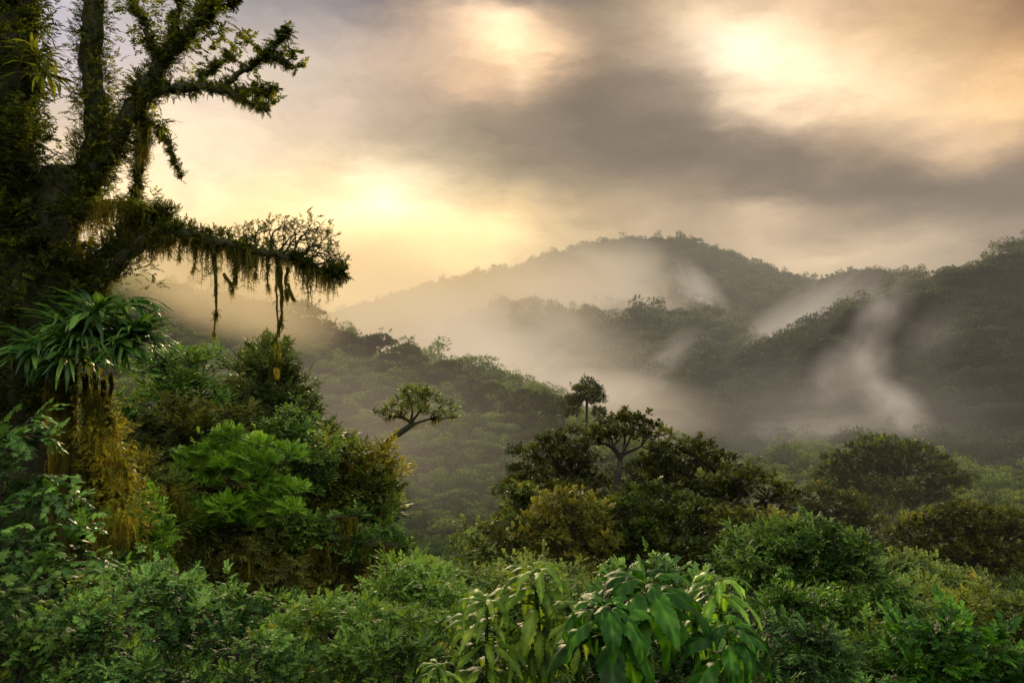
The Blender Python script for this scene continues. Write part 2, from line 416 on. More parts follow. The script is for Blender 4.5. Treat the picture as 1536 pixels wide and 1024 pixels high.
def moss_on(mb, pts, rad, n, length, kind=MOSS, tint=.5, w=1.0):
    pts = np.asarray(pts); m = max(3, n // 9); cc = R.uniform(0, len(pts) - 1.001, m); cl_ = R.uniform(.25, 1.1, m) ** 1.3; j_ = R.randint(0, m, n)
    i = np.clip(cc[j_] + R.normal(size=n) * len(pts) * .012, 0, len(pts) - 1.001); k = i.astype(int); f = (i - k)[:, None]
    p = pts[k] * (1 - f) + pts[k + 1] * f
    r = np.interp(i, np.arange(len(pts)), np.broadcast_to(rad, len(pts)))
    p = p + rand_unit(n) * np.array([1, 1, .3]) * (r * .8)[:, None]; p[:, 2] -= r * .45
    L = length * R.uniform(.3, 1, n) * cl_[j_]
    a = R.uniform(0, 6.28, n); y = np.stack([np.cos(a), np.sin(a), a * 0], 1); z = np.tile([0., 0, 1.], (n, 1)) + rand_unit(n) * .06
    t = tint + R.uniform(-.3, .3, n); j = R.randint(0, len(kind), n)
    for q in range(len(kind)):
        s = j == q; mb.stamp(kind[q], p[s], y[s], z[s], L[s], t[s])
def coat(mb, pts, rad, n, kind, ls, up=.2, tint=.45, out=1.0, thick=0.35):
    """sprigs growing out of the bark of a limb"""
    pts = np.asarray(pts); T = KIND[kind]; m = max(4, n // 28); cc = R.uniform(0, len(pts) - 1.001, m); ck = R.uniform(.35, 1.5, m); j0 = R.randint(0, m, n)
    i = np.clip(np.where(R.rand(n) < .25, R.uniform(0, len(pts) - 1.001, n), cc[j0] + R.normal(size=n) * len(pts) * .014), 0, len(pts) - 1.001); k = i.astype(int); f = (i - k)[:, None]; cd0 = rand_unit(m)[j0]
    p = pts[k] * (1 - f) + pts[k + 1] * f
    r = np.interp(i, np.arange(len(pts)), np.broadcast_to(rad, len(pts)))
    d = rand_unit(n) + cd0 * .9; d /= np.linalg.norm(d, axis=1, keepdims=True); p = p + d * (r * (.75 + R.rand(n) * (.25 + thick) * ck[j0]))[:, None]
    y = d * out + rand_unit(n) * .5; y[:, 2] += up
    z = np.tile([0., 0, 1.], (n, 1)) + rand_unit(n) * .4
    t = tint + R.uniform(-.25, .25, n); j = R.randint(0, len(T), n); s_ = ls * R.uniform(.6, 1.2, n) * np.clip(ck[j0], .6, 1.3)
    for q in range(len(T)):
        s = j == q; mb.stamp(T[q], p[s], y[s], z[s], s_[s], t[s])

def plant(name, label, cat, Y, clumps, base, kind, ls, mat, fork=None, trunk_r=None, cover=3.0, flat=.6, up=.45, low=-.25, tint=.5,
          barkm=None, group=None, moss=None, limb_r=.4, dj=0.6, droop=0.0, trunk=True, foliage_name='foliage', bend=0.0, via=None, shoots=None):
    """clumps: (px, py, r_px[, dy in m]) seen at depth Y; base/fork: (px, py) trunk foot (None = ground under) and fork"""
    s = Y / F
    b3 = P(base[0], base[1], Y) if len(base) > 1 and base[1] is not None else None
    if b3 is None:
        x = (base[0] - 768) / F * Y; b3 = vec(x, Y, float(ground(x, Y)) - .05)
    else:
        g = float(ground(b3[0], b3[1])); b3 = b3 if b3[2] < g else vec(b3[0], b3[1], g - .05)
    root = empty(name, b3, label, cat, group)
    cs = []
    for c in clumps:
        r = c[2] * s; dy = c[3] if len(c) > 3 else R.uniform(-1, 1) * r * dj * 2.6
        p = P(c[0], c[1], Y); p[1] += dy; cs.append((p, r))
    fm = MB()
    for p, r in cs:
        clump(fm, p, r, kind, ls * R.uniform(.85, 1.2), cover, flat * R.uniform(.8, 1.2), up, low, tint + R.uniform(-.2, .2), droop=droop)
    ns = len(cs) if shoots is None else shoots
    sm = MB()
    for _ in range(ns):      # ragged young shoots breaking the outline
        p, r = cs[R.randint(0, len(cs))]; d = rand_unit(1)[0]; d[2] = abs(d[2]) + .35 - droop; d /= np.linalg.norm(d)
        a = p + d * r * vec(.7, .7, flat * .7); L = r * R.uniform(.5, 1.25)
        q = bez(a, a + d * L * .4, a + d * L * .8 + vec(*R.uniform(-.2, .2, 3)) * L, a + d * L - vec(0, 0, L * .12) + vec(*R.uniform(-.3, .3, 3)) * L, 5)
        sm.tube(q, np.linspace(.05, .02, 6) * ls * 1.6, 4)
        k = 7; yy = np.gradient(q, axis=0)[R.randint(0, 6, k)]; yy = yy / np.linalg.norm(yy, axis=1, keepdims=True) + rand_unit(k) * .9
        fm.stamp(KIND[kind][R.randint(0, 3)], q[R.randint(1, 6, k)], yy, np.tile([0., 0, 1.], (k, 1)) + rand_unit(k) * .3, ls * R.uniform(.55, 1.0, k) * (.6 if kind == 'fern' else 1), tint + R.uniform(-.1, .35, k))
    if trunk:
        tm = MB(); tm.V = sm.V; tm.Q = sm.Q; tm.T = sm.T; tm.A = sm.A; tm.n = sm.n; tr = trunk_r if trunk_r else 6 * s
        f3 = P(fork[0], fork[1], Y) if fork else vec(*(np.mean([p for p, r in cs], 0) - [0, 0, 2 * np.mean([r for _, r in cs])]))
        if f3[2] < b3[2] + .1: f3[2] = b3[2] + .1
        mid = (b3 + f3) / 2 + vec(R.uniform(-1, 1), R.uniform(-1, 1), 0) * np.linalg.norm(f3 - b3) * .06 + vec(bend, 0, 0)
        tp = smooth_path([b3 - vec(0, 0, .3), b3, mid, f3] if not via else [b3 - vec(0, 0, .3), b3] + [P(*v_, Y) for v_ in via] + [f3], 5)
        tm.tube(tp, np.linspace(tr * 1.35, tr * .85, len(tp)), 9, bump=.1)
        mm = MB() if moss else None
        # main limbs, each carrying a few clumps
        K = int(min(6, max(2, len(cs) // 3))); PP = np.array([p for p, _ in cs]); ctr = PP[R.choice(len(cs), K, replace=False)]
        for _ in range(5):
            own = np.argmin(((PP[:, None] - ctr[None]) ** 2).sum(-1), 1)
            ctr = np.array([PP[own == q].mean(0) if (own == q).any() else ctr[q] for q in range(K)])
        own = np.argmin(((PP[:, None] - ctr[None]) ** 2).sum(-1), 1); hubs = []
        rm = tr * .62 * (3. / max(3, K)) ** .5
        for q in range(K):
            h = f3 + (ctr[q] - f3) * R.uniform(.5, .68); dd = h - f3; Ld = np.linalg.norm(dd); h = h - vec(0, 0, .06 * Ld)
            mb_ = bez(f3 - vec(0, 0, .04 * Ld), f3 + dd * .25 + vec(0, 0, .14 * Ld) + vec(*R.uniform(-.12, .12, 3)) * Ld, f3 + dd * .65 + vec(*R.uniform(-.16, .16, 3)) * Ld, h, 7)
            tm.tube(mb_, np.linspace(rm, rm * .6, 8), 7, bump=.12); hubs.append(h)
            if moss: moss_on(mm, mb_, rm, moss[0], moss[1] * .7, MOSSF if Y > 15 else MOSS)
        for (p, r), ow in zip(cs, own):
            f0 = f3; f3 = hubs[ow]
            e = p - vec(0, 0, r * flat * .3); dlt = e - f3; L = np.linalg.norm(dlt)
            j = vec(*R.uniform(-.16, .16, 3)) * L
            bp_ = bez(f3 - vec(0, 0, .02 * L), f3 + vec(dlt[0] * .25, dlt[1] * .25, dlt[2] * .4) + j, f3 + dlt * .7 - vec(0, 0, .08 * L) + j, e, 8)
            r0 = max(min(rm * .55, tr * limb_r * .8 * min(1.4, .5 + r / (25 * s))), .45 * s); f3 = f0
            tm.tube(bp_, np.linspace(r0, r0 * .35, len(bp_)), 6, bump=.1)
            for _ in range(4 if len(cs) < 30 else 2):
                q = bp_[R.randint(4, 8)]; e2 = p + rand_unit(1)[0] * r * vec(.8, .8, flat * .6)
                b2 = bez(q, q + (e2 - q) * .3 + vec(*R.uniform(-.1, .1, 3)) * r, q + (e2 - q) * .7, e2, 4)
                tm.tube(b2, np.linspace(r0 * .4, r0 * .12, len(b2)), 5)
            if moss: moss_on(mm, bp_[3:], r * .3, moss[0], moss[1], MOSSF if Y > 15 else MOSS)
        tm.build('trunk', barkm or BARKD, root, smooth=True, origin=b3)
        if moss: mm.build('hanging_moss', G['moss'], root, origin=b3)
    fm.build(foliage_name, G[mat], root, origin=b3)
    return root
def inside(poly, x, y):
    c = False; j = len(poly) - 1
    for i in range(len(poly)):
        if (poly[i][1] > y) != (poly[j][1] > y) and x < (poly[j][0] - poly[i][0]) * (y - poly[i][1]) / (poly[j][1] - poly[i][1]) + poly[i][0]: c = not c
        j = i
    return c
def fill(poly, n, r0, r1, sep=.8):
    xs = [p[0] for p in poly]; ys = [p[1] for p in poly]; out = []; k = 0
    while len(out) < n and k < 6000:
        k += 1; x = R.uniform(min(xs), max(xs)); y = R.uniform(min(ys), max(ys))
        if not inside(poly, x, y): continue
        r = R.uniform(r0, r1)
        if all((x - a) ** 2 + (y - b) ** 2 > ((r + c) * sep * .6) ** 2 for a, b, c in out): out.append((x, y, r))
    return out
#==PLANTS==
# ------------------------------------------------------------------ the giant mossy tree on the left
def giant():
    Y0 = 7.0; s = Y0 / F
    base = P(10, 1050, Y0); base[2] = float(ground(base[0], Y0)) - .1
    root = empty('mossy_tree', base, 'giant dark moss-covered tree filling the left edge with two trunks and drooping mossy limbs', 'tree')
    def path(pts, jit=.012): return smooth_path([P(p[0], p[1], Y0 + (p[2] if len(p) > 2 else 0)) for p in pts], 5, jit)
    fol = MB(); mos = MB(); gold = MB()
    # trunk with the two uprights
    tr = MB()
    pT = path([(-5, 1150), (0, 1000), (5, 800), (0, 600), (15, 450), (0, 320), (-5, 200), (5, 80), (10, -60), (10, -220)])
    rT = np.interp(np.linspace(0, 1, len(pT)), [0, .3, .5, .65, 1], np.array([100, 66, 62, 44, 36]) * s)
    tr.tube(pT, rT, 18, bump=.14)
    tr.tube(path([(30, 640), (70, 520, -.1), (60, 400, -.1), (80, 300, 0), (110, 270, .05)]), np.array([1, .9, .8, .7, .6, .55] * 5)[:21] * 0 + np.linspace(46, 34, 21) * s, 12, bump=.15)
    pU = path([(118, 300, .1), (138, 240, .1), (142, 160, .1), (136, 80, .1), (140, -20, .1), (138, -200, .1)])
    tr.tube(pU, np.linspace(19, 12, len(pU)) * s, 10, bump=.15)
    tr.build('trunk', BARK, root, smooth=True, origin=base)
    def limb(pts, r0, r1, name='limb', parent=root, sides=9):
        b = MB(); p = path(pts); r = np.linspace(r0 * .72, r1 * .8, len(p)) * s; b.tube(p, r, sides, bump=.14)
        return b, p, r
    limbs = []
    # rising limb
    b, pC, rC = limb([(60, 330), (110, 280), (155, 240), (182, 190), (212, 140), (240, 95), (268, 66), (300, 32), (318, -10), (330, -60)], 21, 8)
    limbs += [(pC, rC)]
    for q in ([(238, 95), (226, 66), (218, 40), (200, 12), (190, -30)], [(300, 35), (322, 18), (345, 8), (360, -12)], [(268, 66), (262, 40), (268, 5), (262, -40)]):
        b2, p2, r2 = limb(q, 8, 3.5); b.V += b2.V; b.Q += [x + b.n for x in b2.Q]; b.T += [x + b.n for x in b2.T]; b.A += b2.A; b.n += b2.n; limbs.append((p2, r2))
    b.build('limb', BARK, root, smooth=True, origin=base)
    # side limb running right
    b, pS, rS = limb([(222, 142), (250, 134, -.1), (285, 132, -.15), (325, 135, -.2), (350, 142, -.2), (378, 156, -.25), (402, 160, -.3)], 10, 2.5)
    limbs.append((pS, rS))
    for q in ([(318, 133, -.2), (345, 120, -.1), (372, 105, -.1), (398, 86, -.2), (416, 64, -.2), (430, 48, -.2)], [(290, 130, -.1), (312, 112, 0), (326, 96, 0), (350, 88, .1)], [(398, 86, -.2), (418, 88, -.2), (438, 98, -.2)], [(350, 142), (376, 136, -.1), (398, 140, -.1), (412, 136, -.1)]):
        b2, p2, r2 = limb(q, 6.5, 2); b.V += b2.V; b.Q += [x + b.n for x in b2.Q]; b.T += [x + b.n for x in b2.T]; b.A += b2.A; b.n += b2.n; limbs.append((p2, r2))
    b.build('limb', BARK, root, smooth=True, origin=base)
    # hanging stub with drooping twig
    b, pH, rH = limb([(206, 150, .1), (214, 180, .1), (213, 225, .1), (208, 265, .1), (200, 300, .1)], 11, 6)
    b2, pW, rW = limb([(222, 178), (240, 196), (252, 212), (262, 236), (272, 270)], 4, 1)
    b.V += b2.V; b.Q += [x + b.n for x in b2.Q]; b.T += [x + b.n for x in b2.T]; b.A += b2.A; b.n += b2.n
    limbs += [(pH, rH), (pW, rW)]
    b.build('limb', BARK, root, smooth=True, origin=base)
    # low mossy limb
    b, pL, rL = limb([(95, 460), (140, 432, -.05), (165, 408, -.1), (200, 374, -.15), (238, 350, -.2), (285, 352, -.3), (335, 364, -.35), (385, 374, -.4), (430, 384, -.45), (462, 396, -.5), (492, 408, -.5), (514, 410, -.5)], 18, 2.2)
    b2, pM, rM = limb([(60, 390), (105, 408), (130, 410), (152, 386), (185, 352), (215, 330), (250, 322)], 18, 7)
    b.V += b2.V; b.Q += [x + b.n for x in b2.Q]; b.T += [x + b.n for x in b2.T]; b.A += b2.A; b.n += b2.n
    # fine twigs of the fan-shaped tip
    def twigs(p, d, L, r, dep):
        n = 4; pts = [p]
        for _ in range(n):
            d = d + vec(*R.uniform(-.22, .22, 3)) * vec(1, .6, 1) + vec(0, 0, -.015); d = d / np.linalg.norm(d); pts.append(pts[-1] + d * L / n)
        b.tube(pts, np.linspace(r, r * .55, n + 1), 5)
        if dep == 0:
            k = 3; q = np.array(pts)[R.randint(2, 5, k)]; yy = rand_unit(k) * .9 + d
            fol.stamp(SP_MID[0], q, yy, np.tile([0., 0, 1], (k, 1)) + rand_unit(k) * .5, R.uniform(.016, .026, k), R.uniform(.2, .5, k)); return
        for j in range(3 if dep > 1 else 2):
            a = R.uniform(.3, .75) * (1 if j % 2 else -1); c, sn = math.cos(a), math.sin(a)
            dd = vec(d[0] * c - d[2] * sn, d[1] + R.uniform(-.4, .4), d[0] * sn + d[2] * c)
            twigs(pts[R.randint(2, 5)], dd / np.linalg.norm(dd), L * R.uniform(.62, .85), r * .55, dep - 1)
    for q, d, L in (((425, 380), (.5, .7), 40), ((440, 384), (.8, .5), 42), ((455, 390), (.9, .35), 38), ((475, 398), (1, .25), 30), ((405, 374), (.1, .9), 36), ((492, 404), (1, 0), 22), ((385, 370), (-.1, .9), 26), ((440, 384), (.4, .9), 44), ((418, 378), (.3, 1), 40), ((450, 388), (.7, .8), 42)):
        twigs(P(q[0], q[1], Y0 - .45), vec(d[0], R.uniform(-.3, .3), d[1]), L * s * .66, 2.0 * s, 3)
    b.build('limb', BARK, root, smooth=True, origin=base)
    limbs += [(pM, rM)]
    # leafy sleeves on everything
    coat(fol, pT, rT, 7000, 'mid', .042, tint=.3, thick=.45); coat(fol, pT, rT, 2500, 'midn', .05, up=-.7, tint=.35, thick=.3)
    coat(fol, pT[22:], rT[22:], 1700, 'midn', .045, up=-.2, tint=.45, thick=.5)
    coat(fol, pU, rU := np.linspace(22, 15, len(pU)) * s, 3400, 'midn', .028, up=.1, tint=.4, thick=.55)
    coat(fol, pU[:14], rU[:14] * 1.4, 1000, 'mid', .03, up=.3, tint=.5, thick=.7)
    for p, r in limbs: coat(fol, p, r, int(len(p) * (14 + 1000 * r.mean())), 'mid', .024, up=.35, tint=.35, thick=.7); moss_on(mos, p, r * 1.2, len(p) * 7, .09, tint=.5)
    coat(fol, pL[20:], rL[20:] * 1.2, 620, 'mid', .03, up=1.0, tint=.3, thick=.8)
    coat(fol, pL, rL * 1.15, 1500, 'mid', .02, up=.1, tint=.3, thick=.6); moss_on(mos, pL[:30], rL[:30] * 1.5, 500, .14, tint=.4); coat(fol, pL[:22], rL[:22] * 1.3, 900, 'midn', .028, up=.2, tint=.35, thick=1.0)
    coat(fol, pM, rM * 1.8, 500, 'mid', .03, up=.6, tint=.35, thick=1.0)
    coat(fol, pC[:18], rC[:18] * 1.3, 360, 'midn', .03, up=.8, tint=.5, thick=1.0)
    # crown leaf clumps
    def cl(px, py, r, kind='mid', ls=.05, cov=1.3, dy=0, flat=.8, up=.2, tint=.45, low=-.8):
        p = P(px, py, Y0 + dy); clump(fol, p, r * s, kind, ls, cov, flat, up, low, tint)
    for px, py, r in ((200, 20, 26), (232, 18, 26), (262, 10, 30), (292, -6, 30), (318, 14, 26), (214, 46, 18), (250, 44, 20), (284, 30, 24), (236, 62, 14), (180, 0, 20), (330, -14, 26), (272, 52, 14), (308, 52, 14), (210, 70, 14), (196, 60, 12)):
        cl(px, py, r, 'mid', .046, 1.15, dy=R.uniform(-.25, .25))
    for px, py, r in ((330, 45, 14), (345, 62, 18), (362, 48, 14), (378, 62, 16), (352, 84, 14), (322, 78, 14), (395, 74, 11), (338, 98, 11), (312, 96, 10), (300, 76, 12)):
        cl(px, py, r, 'oval', .048, 1.2, dy=R.uniform(-.2, .2))
    for px, py, r in ((428, 48, 11), (432, 68, 12), (440, 88, 12), (444, 100, 10), (416, 58, 9), (418, 92, 8), (400, 140, 12), (414, 150, 11), (408, 126, 9), (388, 120, 9), (424, 40, 7), (380, 140, 8), (452, 98, 5)):
        cl(px, py, r, 'oval', .046, 1.2, dy=-.2)
    for px, py, r in ((262, 120, 12), (280, 112, 12), (240, 176, 15), (225, 165, 10), (296, 105, 9), (168, 215, 16), (180, 250, 18), (120, 235, 16), (110, 262, 20)):
        cl(px, py, r, 'mid', .04, .9, dy=R.uniform(-.1, .2), tint=.6)
    for px, py, r in ((225, 296, 17), (240, 306, 13), (160, 300, 26), (190, 310, 22), (130, 330, 30), (170, 345, 26), (215, 345, 20), (100, 300, 30), (200, 400, 22), (225, 400, 16), (178, 385, 20), (150, 370, 22), (232, 425, 13), (120, 370, 26)):
        cl(px, py, r, 'mid', .036, .8, dy=R.uniform(-.2, .3), tint=.55)
    for k in range(26):   # leafy top edge of the low limb
        px = 245 + k * 7 + R.uniform(-3, 3); cl(px, 350 + (px - 245) * .13 - R.uniform(4, 16), R.uniform(7, 12), 'mid', .028, 1.0, dy=-.3, tint=.3, up=.8)
    for px, py, r in ((30, 60, 50), (45, 120, 40), (25, 200, 50), (20, 290, 60), (60, 330, 45), (60, 420, 50), (20, 500, 60), (10, 20, 40), (50, 180, 24), (40, 250, 30), (-10, 120, 50), (-20, 400, 70), (40, 590, 50), (20, 680, 50), (-20, 760, 60), (50, 770, 30), (60, 30, 22)):
        cl(px, py, r, 'mid', .05, 1.0, dy=R.uniform(-.3, .1), tint=.3)
    # dark mossy mass in the crook of the trunk
    for px, py, r in ((70, 360, 45), (50, 310, 40), (90, 330, 35), (110, 300, 25), (130, 292, 18), (60, 440, 40)):
        cl(px, py, r, 'midn', .035, 1.8, dy=R.uniform(.1, .3), tint=.3)
    for _ in range(90):   # leafy sleeve of ferns and small leaves over the mossy mass
        cl(R.uniform(-20, 60) if _ < 30 else R.uniform(-20, 115), R.uniform(150, 300) if _ < 30 else R.uniform(300, 620), R.uniform(12, 26), ['mid', 'midn', 'oval'][R.randint(0, 3)], R.uniform(.03, .05), 1.1, dy=R.uniform(-.62, -.3), tint=R.uniform(.1, .5))
    coat(fol, pC[:22], rC[:22] * 1.1, 900, 'midn', .03, up=.2, tint=.5, thick=.6)
    # moss
    moss_on(mos, pL[18:], rL[18:] * 1.3, 560, .3, tint=.3); moss_on(mos, pL[24:50], rL[24:50] * 1.3, 160, .5, tint=.3); moss_on(mos, pL, rL * 1.5, 500, .12, tint=.4)
    moss_on(mos, pS, rS, 150, .17, tint=.5); moss_on(mos, pC[4:], rC[4:], 200, .22, tint=.5)
    moss_on(mos, pM, rM, 260, .5, tint=.5); moss_on(mos, pT[30:], rT[30:], 420, .8, tint=.45); moss_on(mos, pU, rU, 160, .3, tint=.5)
    moss_on(mos, pH, rH, 170, .4, tint=.6); moss_on(mos, pW, rW, 50, .14, tint=.4)
    moss_on(mos, path([(60, 330), (100, 310), (150, 290), (210, 300)]), 22 * s, 300, .55, tint=.55)
    moss_on(mos, path([(0, 420), (40, 400), (110, 340)]), 40 * s, 260, 1.0, tint=.5)
    # long pendants
    def pend(x, y0, y1, dy=-.35, n=26, w=2.2, sway=5):
        k = np.linspace(0, 1, 14); c = R.uniform(-1, 1)
        p = np.array([P(x + c * sway * math.sin(a * 3) + R.uniform(-1.2, 1.2), y0 + (y1 - y0) * a, Y0 + dy) for a in k])
        mos.tube(p, np.linspace(w, w * .25, 14) * s, 5, a=.3, bump=.4)
        coat(fol, p[:12], 2.2 * s, n, 'midn', .017, up=-.5, tint=.35, thick=1)
        moss_on(mos, p, 2 * s, n * 2, .12, tint=.5)
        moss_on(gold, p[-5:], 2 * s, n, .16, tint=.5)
    pend(321, 380, 500, n=70, w=3.2); pend(355, 385, 425, n=30); pend(345, 428, 436, n=10); pend(418, 392, 505, n=60, w=4.0); pend(414, 400, 560, n=26, dy=-.4)
    pend(432, 400, 448, n=40, w=3); pend(404, 396, 432, n=24); pend(288, 366, 408, n=20); pend(270, 360, 394, n=16); pend(382, 388, 414, n=18)
    for a, c in (((336, 410), (352, 425)), ((352, 428), (356, 392)), ((432, 425), (442, 450))):
        p = np.array([P(a[0] + (c[0] - a[0]) * k, a[1] + (c[1] - a[1]) * k + 5 * math.sin(3 * k), Y0 - .35) for k in np.linspace(0, 1, 6)]); mos.tube(p, 2.6 * s, 5, a=.3, bump=.3); moss_on(mos, p, 3 * s, 40, .09)
    # hanging roots and moss with gold backlight in its colour, below the strap-leaved tufts
    for x, y0, y1, w in ((78, 540, 800, 5), (88, 560, 740, 4), (98, 540, 850, 9), (112, 545, 830, 7), (128, 560, 760, 5), (140, 560, 700, 4), (152, 570, 720, 4), (165, 560, 640, 3)):
        pp = smooth_path([P(x + R.uniform(-4, 4), y0 + (y1 - y0) * k, 6.6 + R.uniform(-.05, .05)) for k in np.linspace(0, 1, 5)], 4)
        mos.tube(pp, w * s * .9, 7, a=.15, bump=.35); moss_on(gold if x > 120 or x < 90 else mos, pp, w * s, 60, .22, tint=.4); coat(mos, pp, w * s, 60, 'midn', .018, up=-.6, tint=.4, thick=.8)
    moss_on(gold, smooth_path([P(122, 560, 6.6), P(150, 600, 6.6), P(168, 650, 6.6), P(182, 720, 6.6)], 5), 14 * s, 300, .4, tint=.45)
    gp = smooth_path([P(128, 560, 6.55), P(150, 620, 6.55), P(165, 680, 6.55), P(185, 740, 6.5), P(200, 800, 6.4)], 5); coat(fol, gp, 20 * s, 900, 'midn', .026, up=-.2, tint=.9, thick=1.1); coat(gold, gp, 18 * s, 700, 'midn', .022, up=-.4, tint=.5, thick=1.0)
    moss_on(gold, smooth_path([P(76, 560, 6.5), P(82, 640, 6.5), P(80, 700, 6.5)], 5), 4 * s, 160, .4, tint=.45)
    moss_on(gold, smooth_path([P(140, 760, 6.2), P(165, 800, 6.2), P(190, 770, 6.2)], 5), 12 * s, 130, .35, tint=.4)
    coat(fol, pT[8:26], rT[8:26] * 1.3, 900, 'mid', .04, up=.1, tint=.3)
    fol.build('foliage', G['epi'], root, origin=base)
    mos.build('hanging_moss', G['moss'], root, origin=base)
    gold.build('backlit_moss', G['gold'], root, origin=base)
giant()

# strap-leaved epiphytes (rosettes of long arching leaves)
STRAP = [leaf(9, 1, w, d, .22, .5, 0, 0, .5) for w, d in ((.085, .9), (.07, 1.4), (.10, .6), (.08, 1.9), (.06, 1.1))]
BROAD = [leaf(9, 2, .24, d, .15, .5, 0, .004, .3) for d in (.7, 1.1, 1.6)]
def rosette(name, label, px, py, Y, lenpx, n, mat='strap', spread=(-180, 180), T=None, side=0.0, cat='epiphyte', tilt=(.1, .95), cores=((0, 0),)):
    T = T or STRAP; s = Y / F; p0 = P(px, py, Y); root = empty(name, p0, label, cat); b = MB()
    for ci, (cx, cy) in enumerate(cores):
        a = np.radians(R.uniform(spread[0], spread[1], n)); e = R.uniform(tilt[0], tilt[1], n)
        y = np.stack([np.cos(a) * (1 - e * .6) + side, np.sin(a) * (1 - e * .6) * .8 - .15, e], 1)
        z = np.tile([0., 0, 1.], (n, 1)) - y * .3 + rand_unit(n) * .15
        L = lenpx * s * R.uniform(.55, 1.1, n); pos = np.tile(p0, (n, 1)) + rand_unit(n) * lenpx * s * .1 + vec(cx * s, R.uniform(-.15, .15), -cy * s); j = R.randint(0, len(T), n)
        for q in range(len(T)): b.stamp(T[q], pos[j == q], y[j == q], z[j == q], L[j == q], (.5 + R.uniform(-.35, .35, n))[j == q])
    b.build('foliage', G[mat], root, smooth=True, origin=p0); return root
rosette('strap_leaf_epiphyte', 'large tuft of dark glossy strap leaves growing on the mossy trunk above the hanging roots', 128, 500, 6.3, 74, 74, side=.1, T=STRAP + BROAD[:1], tilt=(-.25, .8), cores=((0, 0), (-45, -12), (40, 12), (-15, 30), (70, 0), (20, -30), (-70, 20)))
rosette('strap_leaf_epiphyte', 'spiky strap-leaved tuft sticking out from the top of the leftmost trunk', 52, 82, 6.7, 62, 34, mat='epi', side=.3, tilt=(-.5, .8), cores=((0, 0), (8, 26)))
rosette('strap_leaf_epiphyte', 'little feathery tuft at the elbow where the low mossy limb begins', 212, 310, 6.9, 40, 30, mat='epi', side=.4, tilt=(-.3, .7))
rosette('strap_leaf_epiphyte', 'small dark tuft hanging at the top of the broken vertical stub', 232, 182, 6.9, 34, 30, mat='epi', side=.2, tilt=(-.5, .6))
rosette('strap_leaf_epiphyte', 'thin dark leaf tuft reaching right from under the low mossy limb', 188, 452, 6.5, 66, 34, mat='strap', side=.9, tilt=(-.3, .4))

# lobed creepers low on the left trunk
def masses(name, label, cat, Y, poly, n, r0, r1, kind, ls_px, mat, base, **kw):
    return plant(name, label, cat, Y, fill(poly, n, r0, r1, .6), base, kind, ls_px * Y / F, mat, **kw)
masses('lobed_creeper', 'lobed-leaved creeper climbing the foot of the giant mossy tree', 'creeper', 5.2, [(-60, 640), (70, 650), (80, 720), (120, 790), (110, 850), (60, 900), (-60, 980)], 34, 24, 38, 'lob', 17, 'lobe', (0, None), cover=1.4, trunk_r=.02, flat=.9, droop=.7, limb_r=.5, low=-.8)
masses('lobed_creeper', 'darker lobed-leaved creeper in the bottom left corner', 'creeper', 4.4, [(-60, 860), (80, 870), (120, 930), (110, 1060), (-60, 1060)], 24, 26, 40, 'lob', 17, 'dark', (-10, None), cover=1.4, trunk_r=.02, flat=.9, droop=.6, limb_r=.5, low=-.8, tint=.75)

# yellow-green growth under the roots
masses('yellow_shrub', 'yellow-green fine-leaved shrub glowing beside the hanging golden roots', 'shrub', 7.6, [(115, 660), (175, 640), (215, 700), (250, 780), (230, 860), (120, 860), (100, 760)], 26, 20, 34, 'midn', 11, 'yell', (170, None), cover=1.8, trunk_r=.03, flat=.8, moss=(30, .4), tint=.45)

# thicket left of centre
masses('mossy_thicket_tree', 'dark pointed moss-hung tree rising behind the bright green ferns', 'tree', 15, [(398, 520), (420, 520), (450, 570), (480, 640), (560, 700), (590, 750), (575, 800), (400, 800), (340, 700), (345, 600), (375, 560)], 90, 16, 34, 'midn', 9, 'olive', (440, None), cover=2.6, trunk_r=.16, flat=.7, moss=(26, .7), dj=.8, fork=(425, 700), tint=.42)
plant('pointed_treetop', 'narrow dark leafy spire under the longest hanging moss strand', 'tree', 14.2, [(404, 522, 13), (398, 540, 19), (415, 545, 19), (385, 562, 24), (412, 566, 26), (433, 575, 18), (372, 590, 28), (405, 596, 28), (440, 600, 26), (360, 622, 28), (395, 630, 28), (440, 640, 30), (470, 650, 24)], (405, None), 'midn', .12, 'olive', fork=(405, 600), trunk_r=.12, cover=2.6, flat=.95, up=.9, tint=.4, moss=(12, .6))
masses('rounded_shrub', 'dense rounded dark green shrub just right of the strap-leaved tuft', 'shrub', 12, [(205, 560), (245, 532), (290, 540), (322, 580), (330, 640), (300, 700), (200, 700), (180, 620)], 30, 22, 36, 'mid', 13, 'dark', (260, None), cover=2.6, trunk_r=.08, flat=.65, tint=.75)
masses('amber_shrub', 'amber and olive speckled shrub between the rounded shrub and the ferns', 'shrub', 11, [(240, 610), (330, 600), (370, 650), (350, 720), (230, 730), (215, 660)], 26, 20, 32, 'mid', 12, 'amber', (290, None), cover=2.4, trunk_r=.06, flat=.7, tint=.45)
masses('fern_bush', 'bright fresh green ferny bush lit in the middle of the thicket', 'fern', 9.2, [(270, 690), (300, 660), (350, 650), (400, 665), (440, 700), (440, 760), (380, 800), (280, 800), (245, 760)], 34, 18, 30, 'fern', 4.6, 'fern', (350, None), cover=2.2, trunk_r=.03, flat=.6, tint=.75, fork=(350, 830))
masses('leafy_shrub', 'mid green leafy shrub spreading under the yellow shoots at the thicket edge', 'shrub', 11.5, [(440, 690), (500, 660), (560, 680), (590, 730), (590, 780), (500, 800), (430, 790)], 56, 14, 28, 'mid', 9, 'olive', (510, None), cover=2.4, trunk_r=.07, flat=.6, tint=.6, moss=(14, .5))
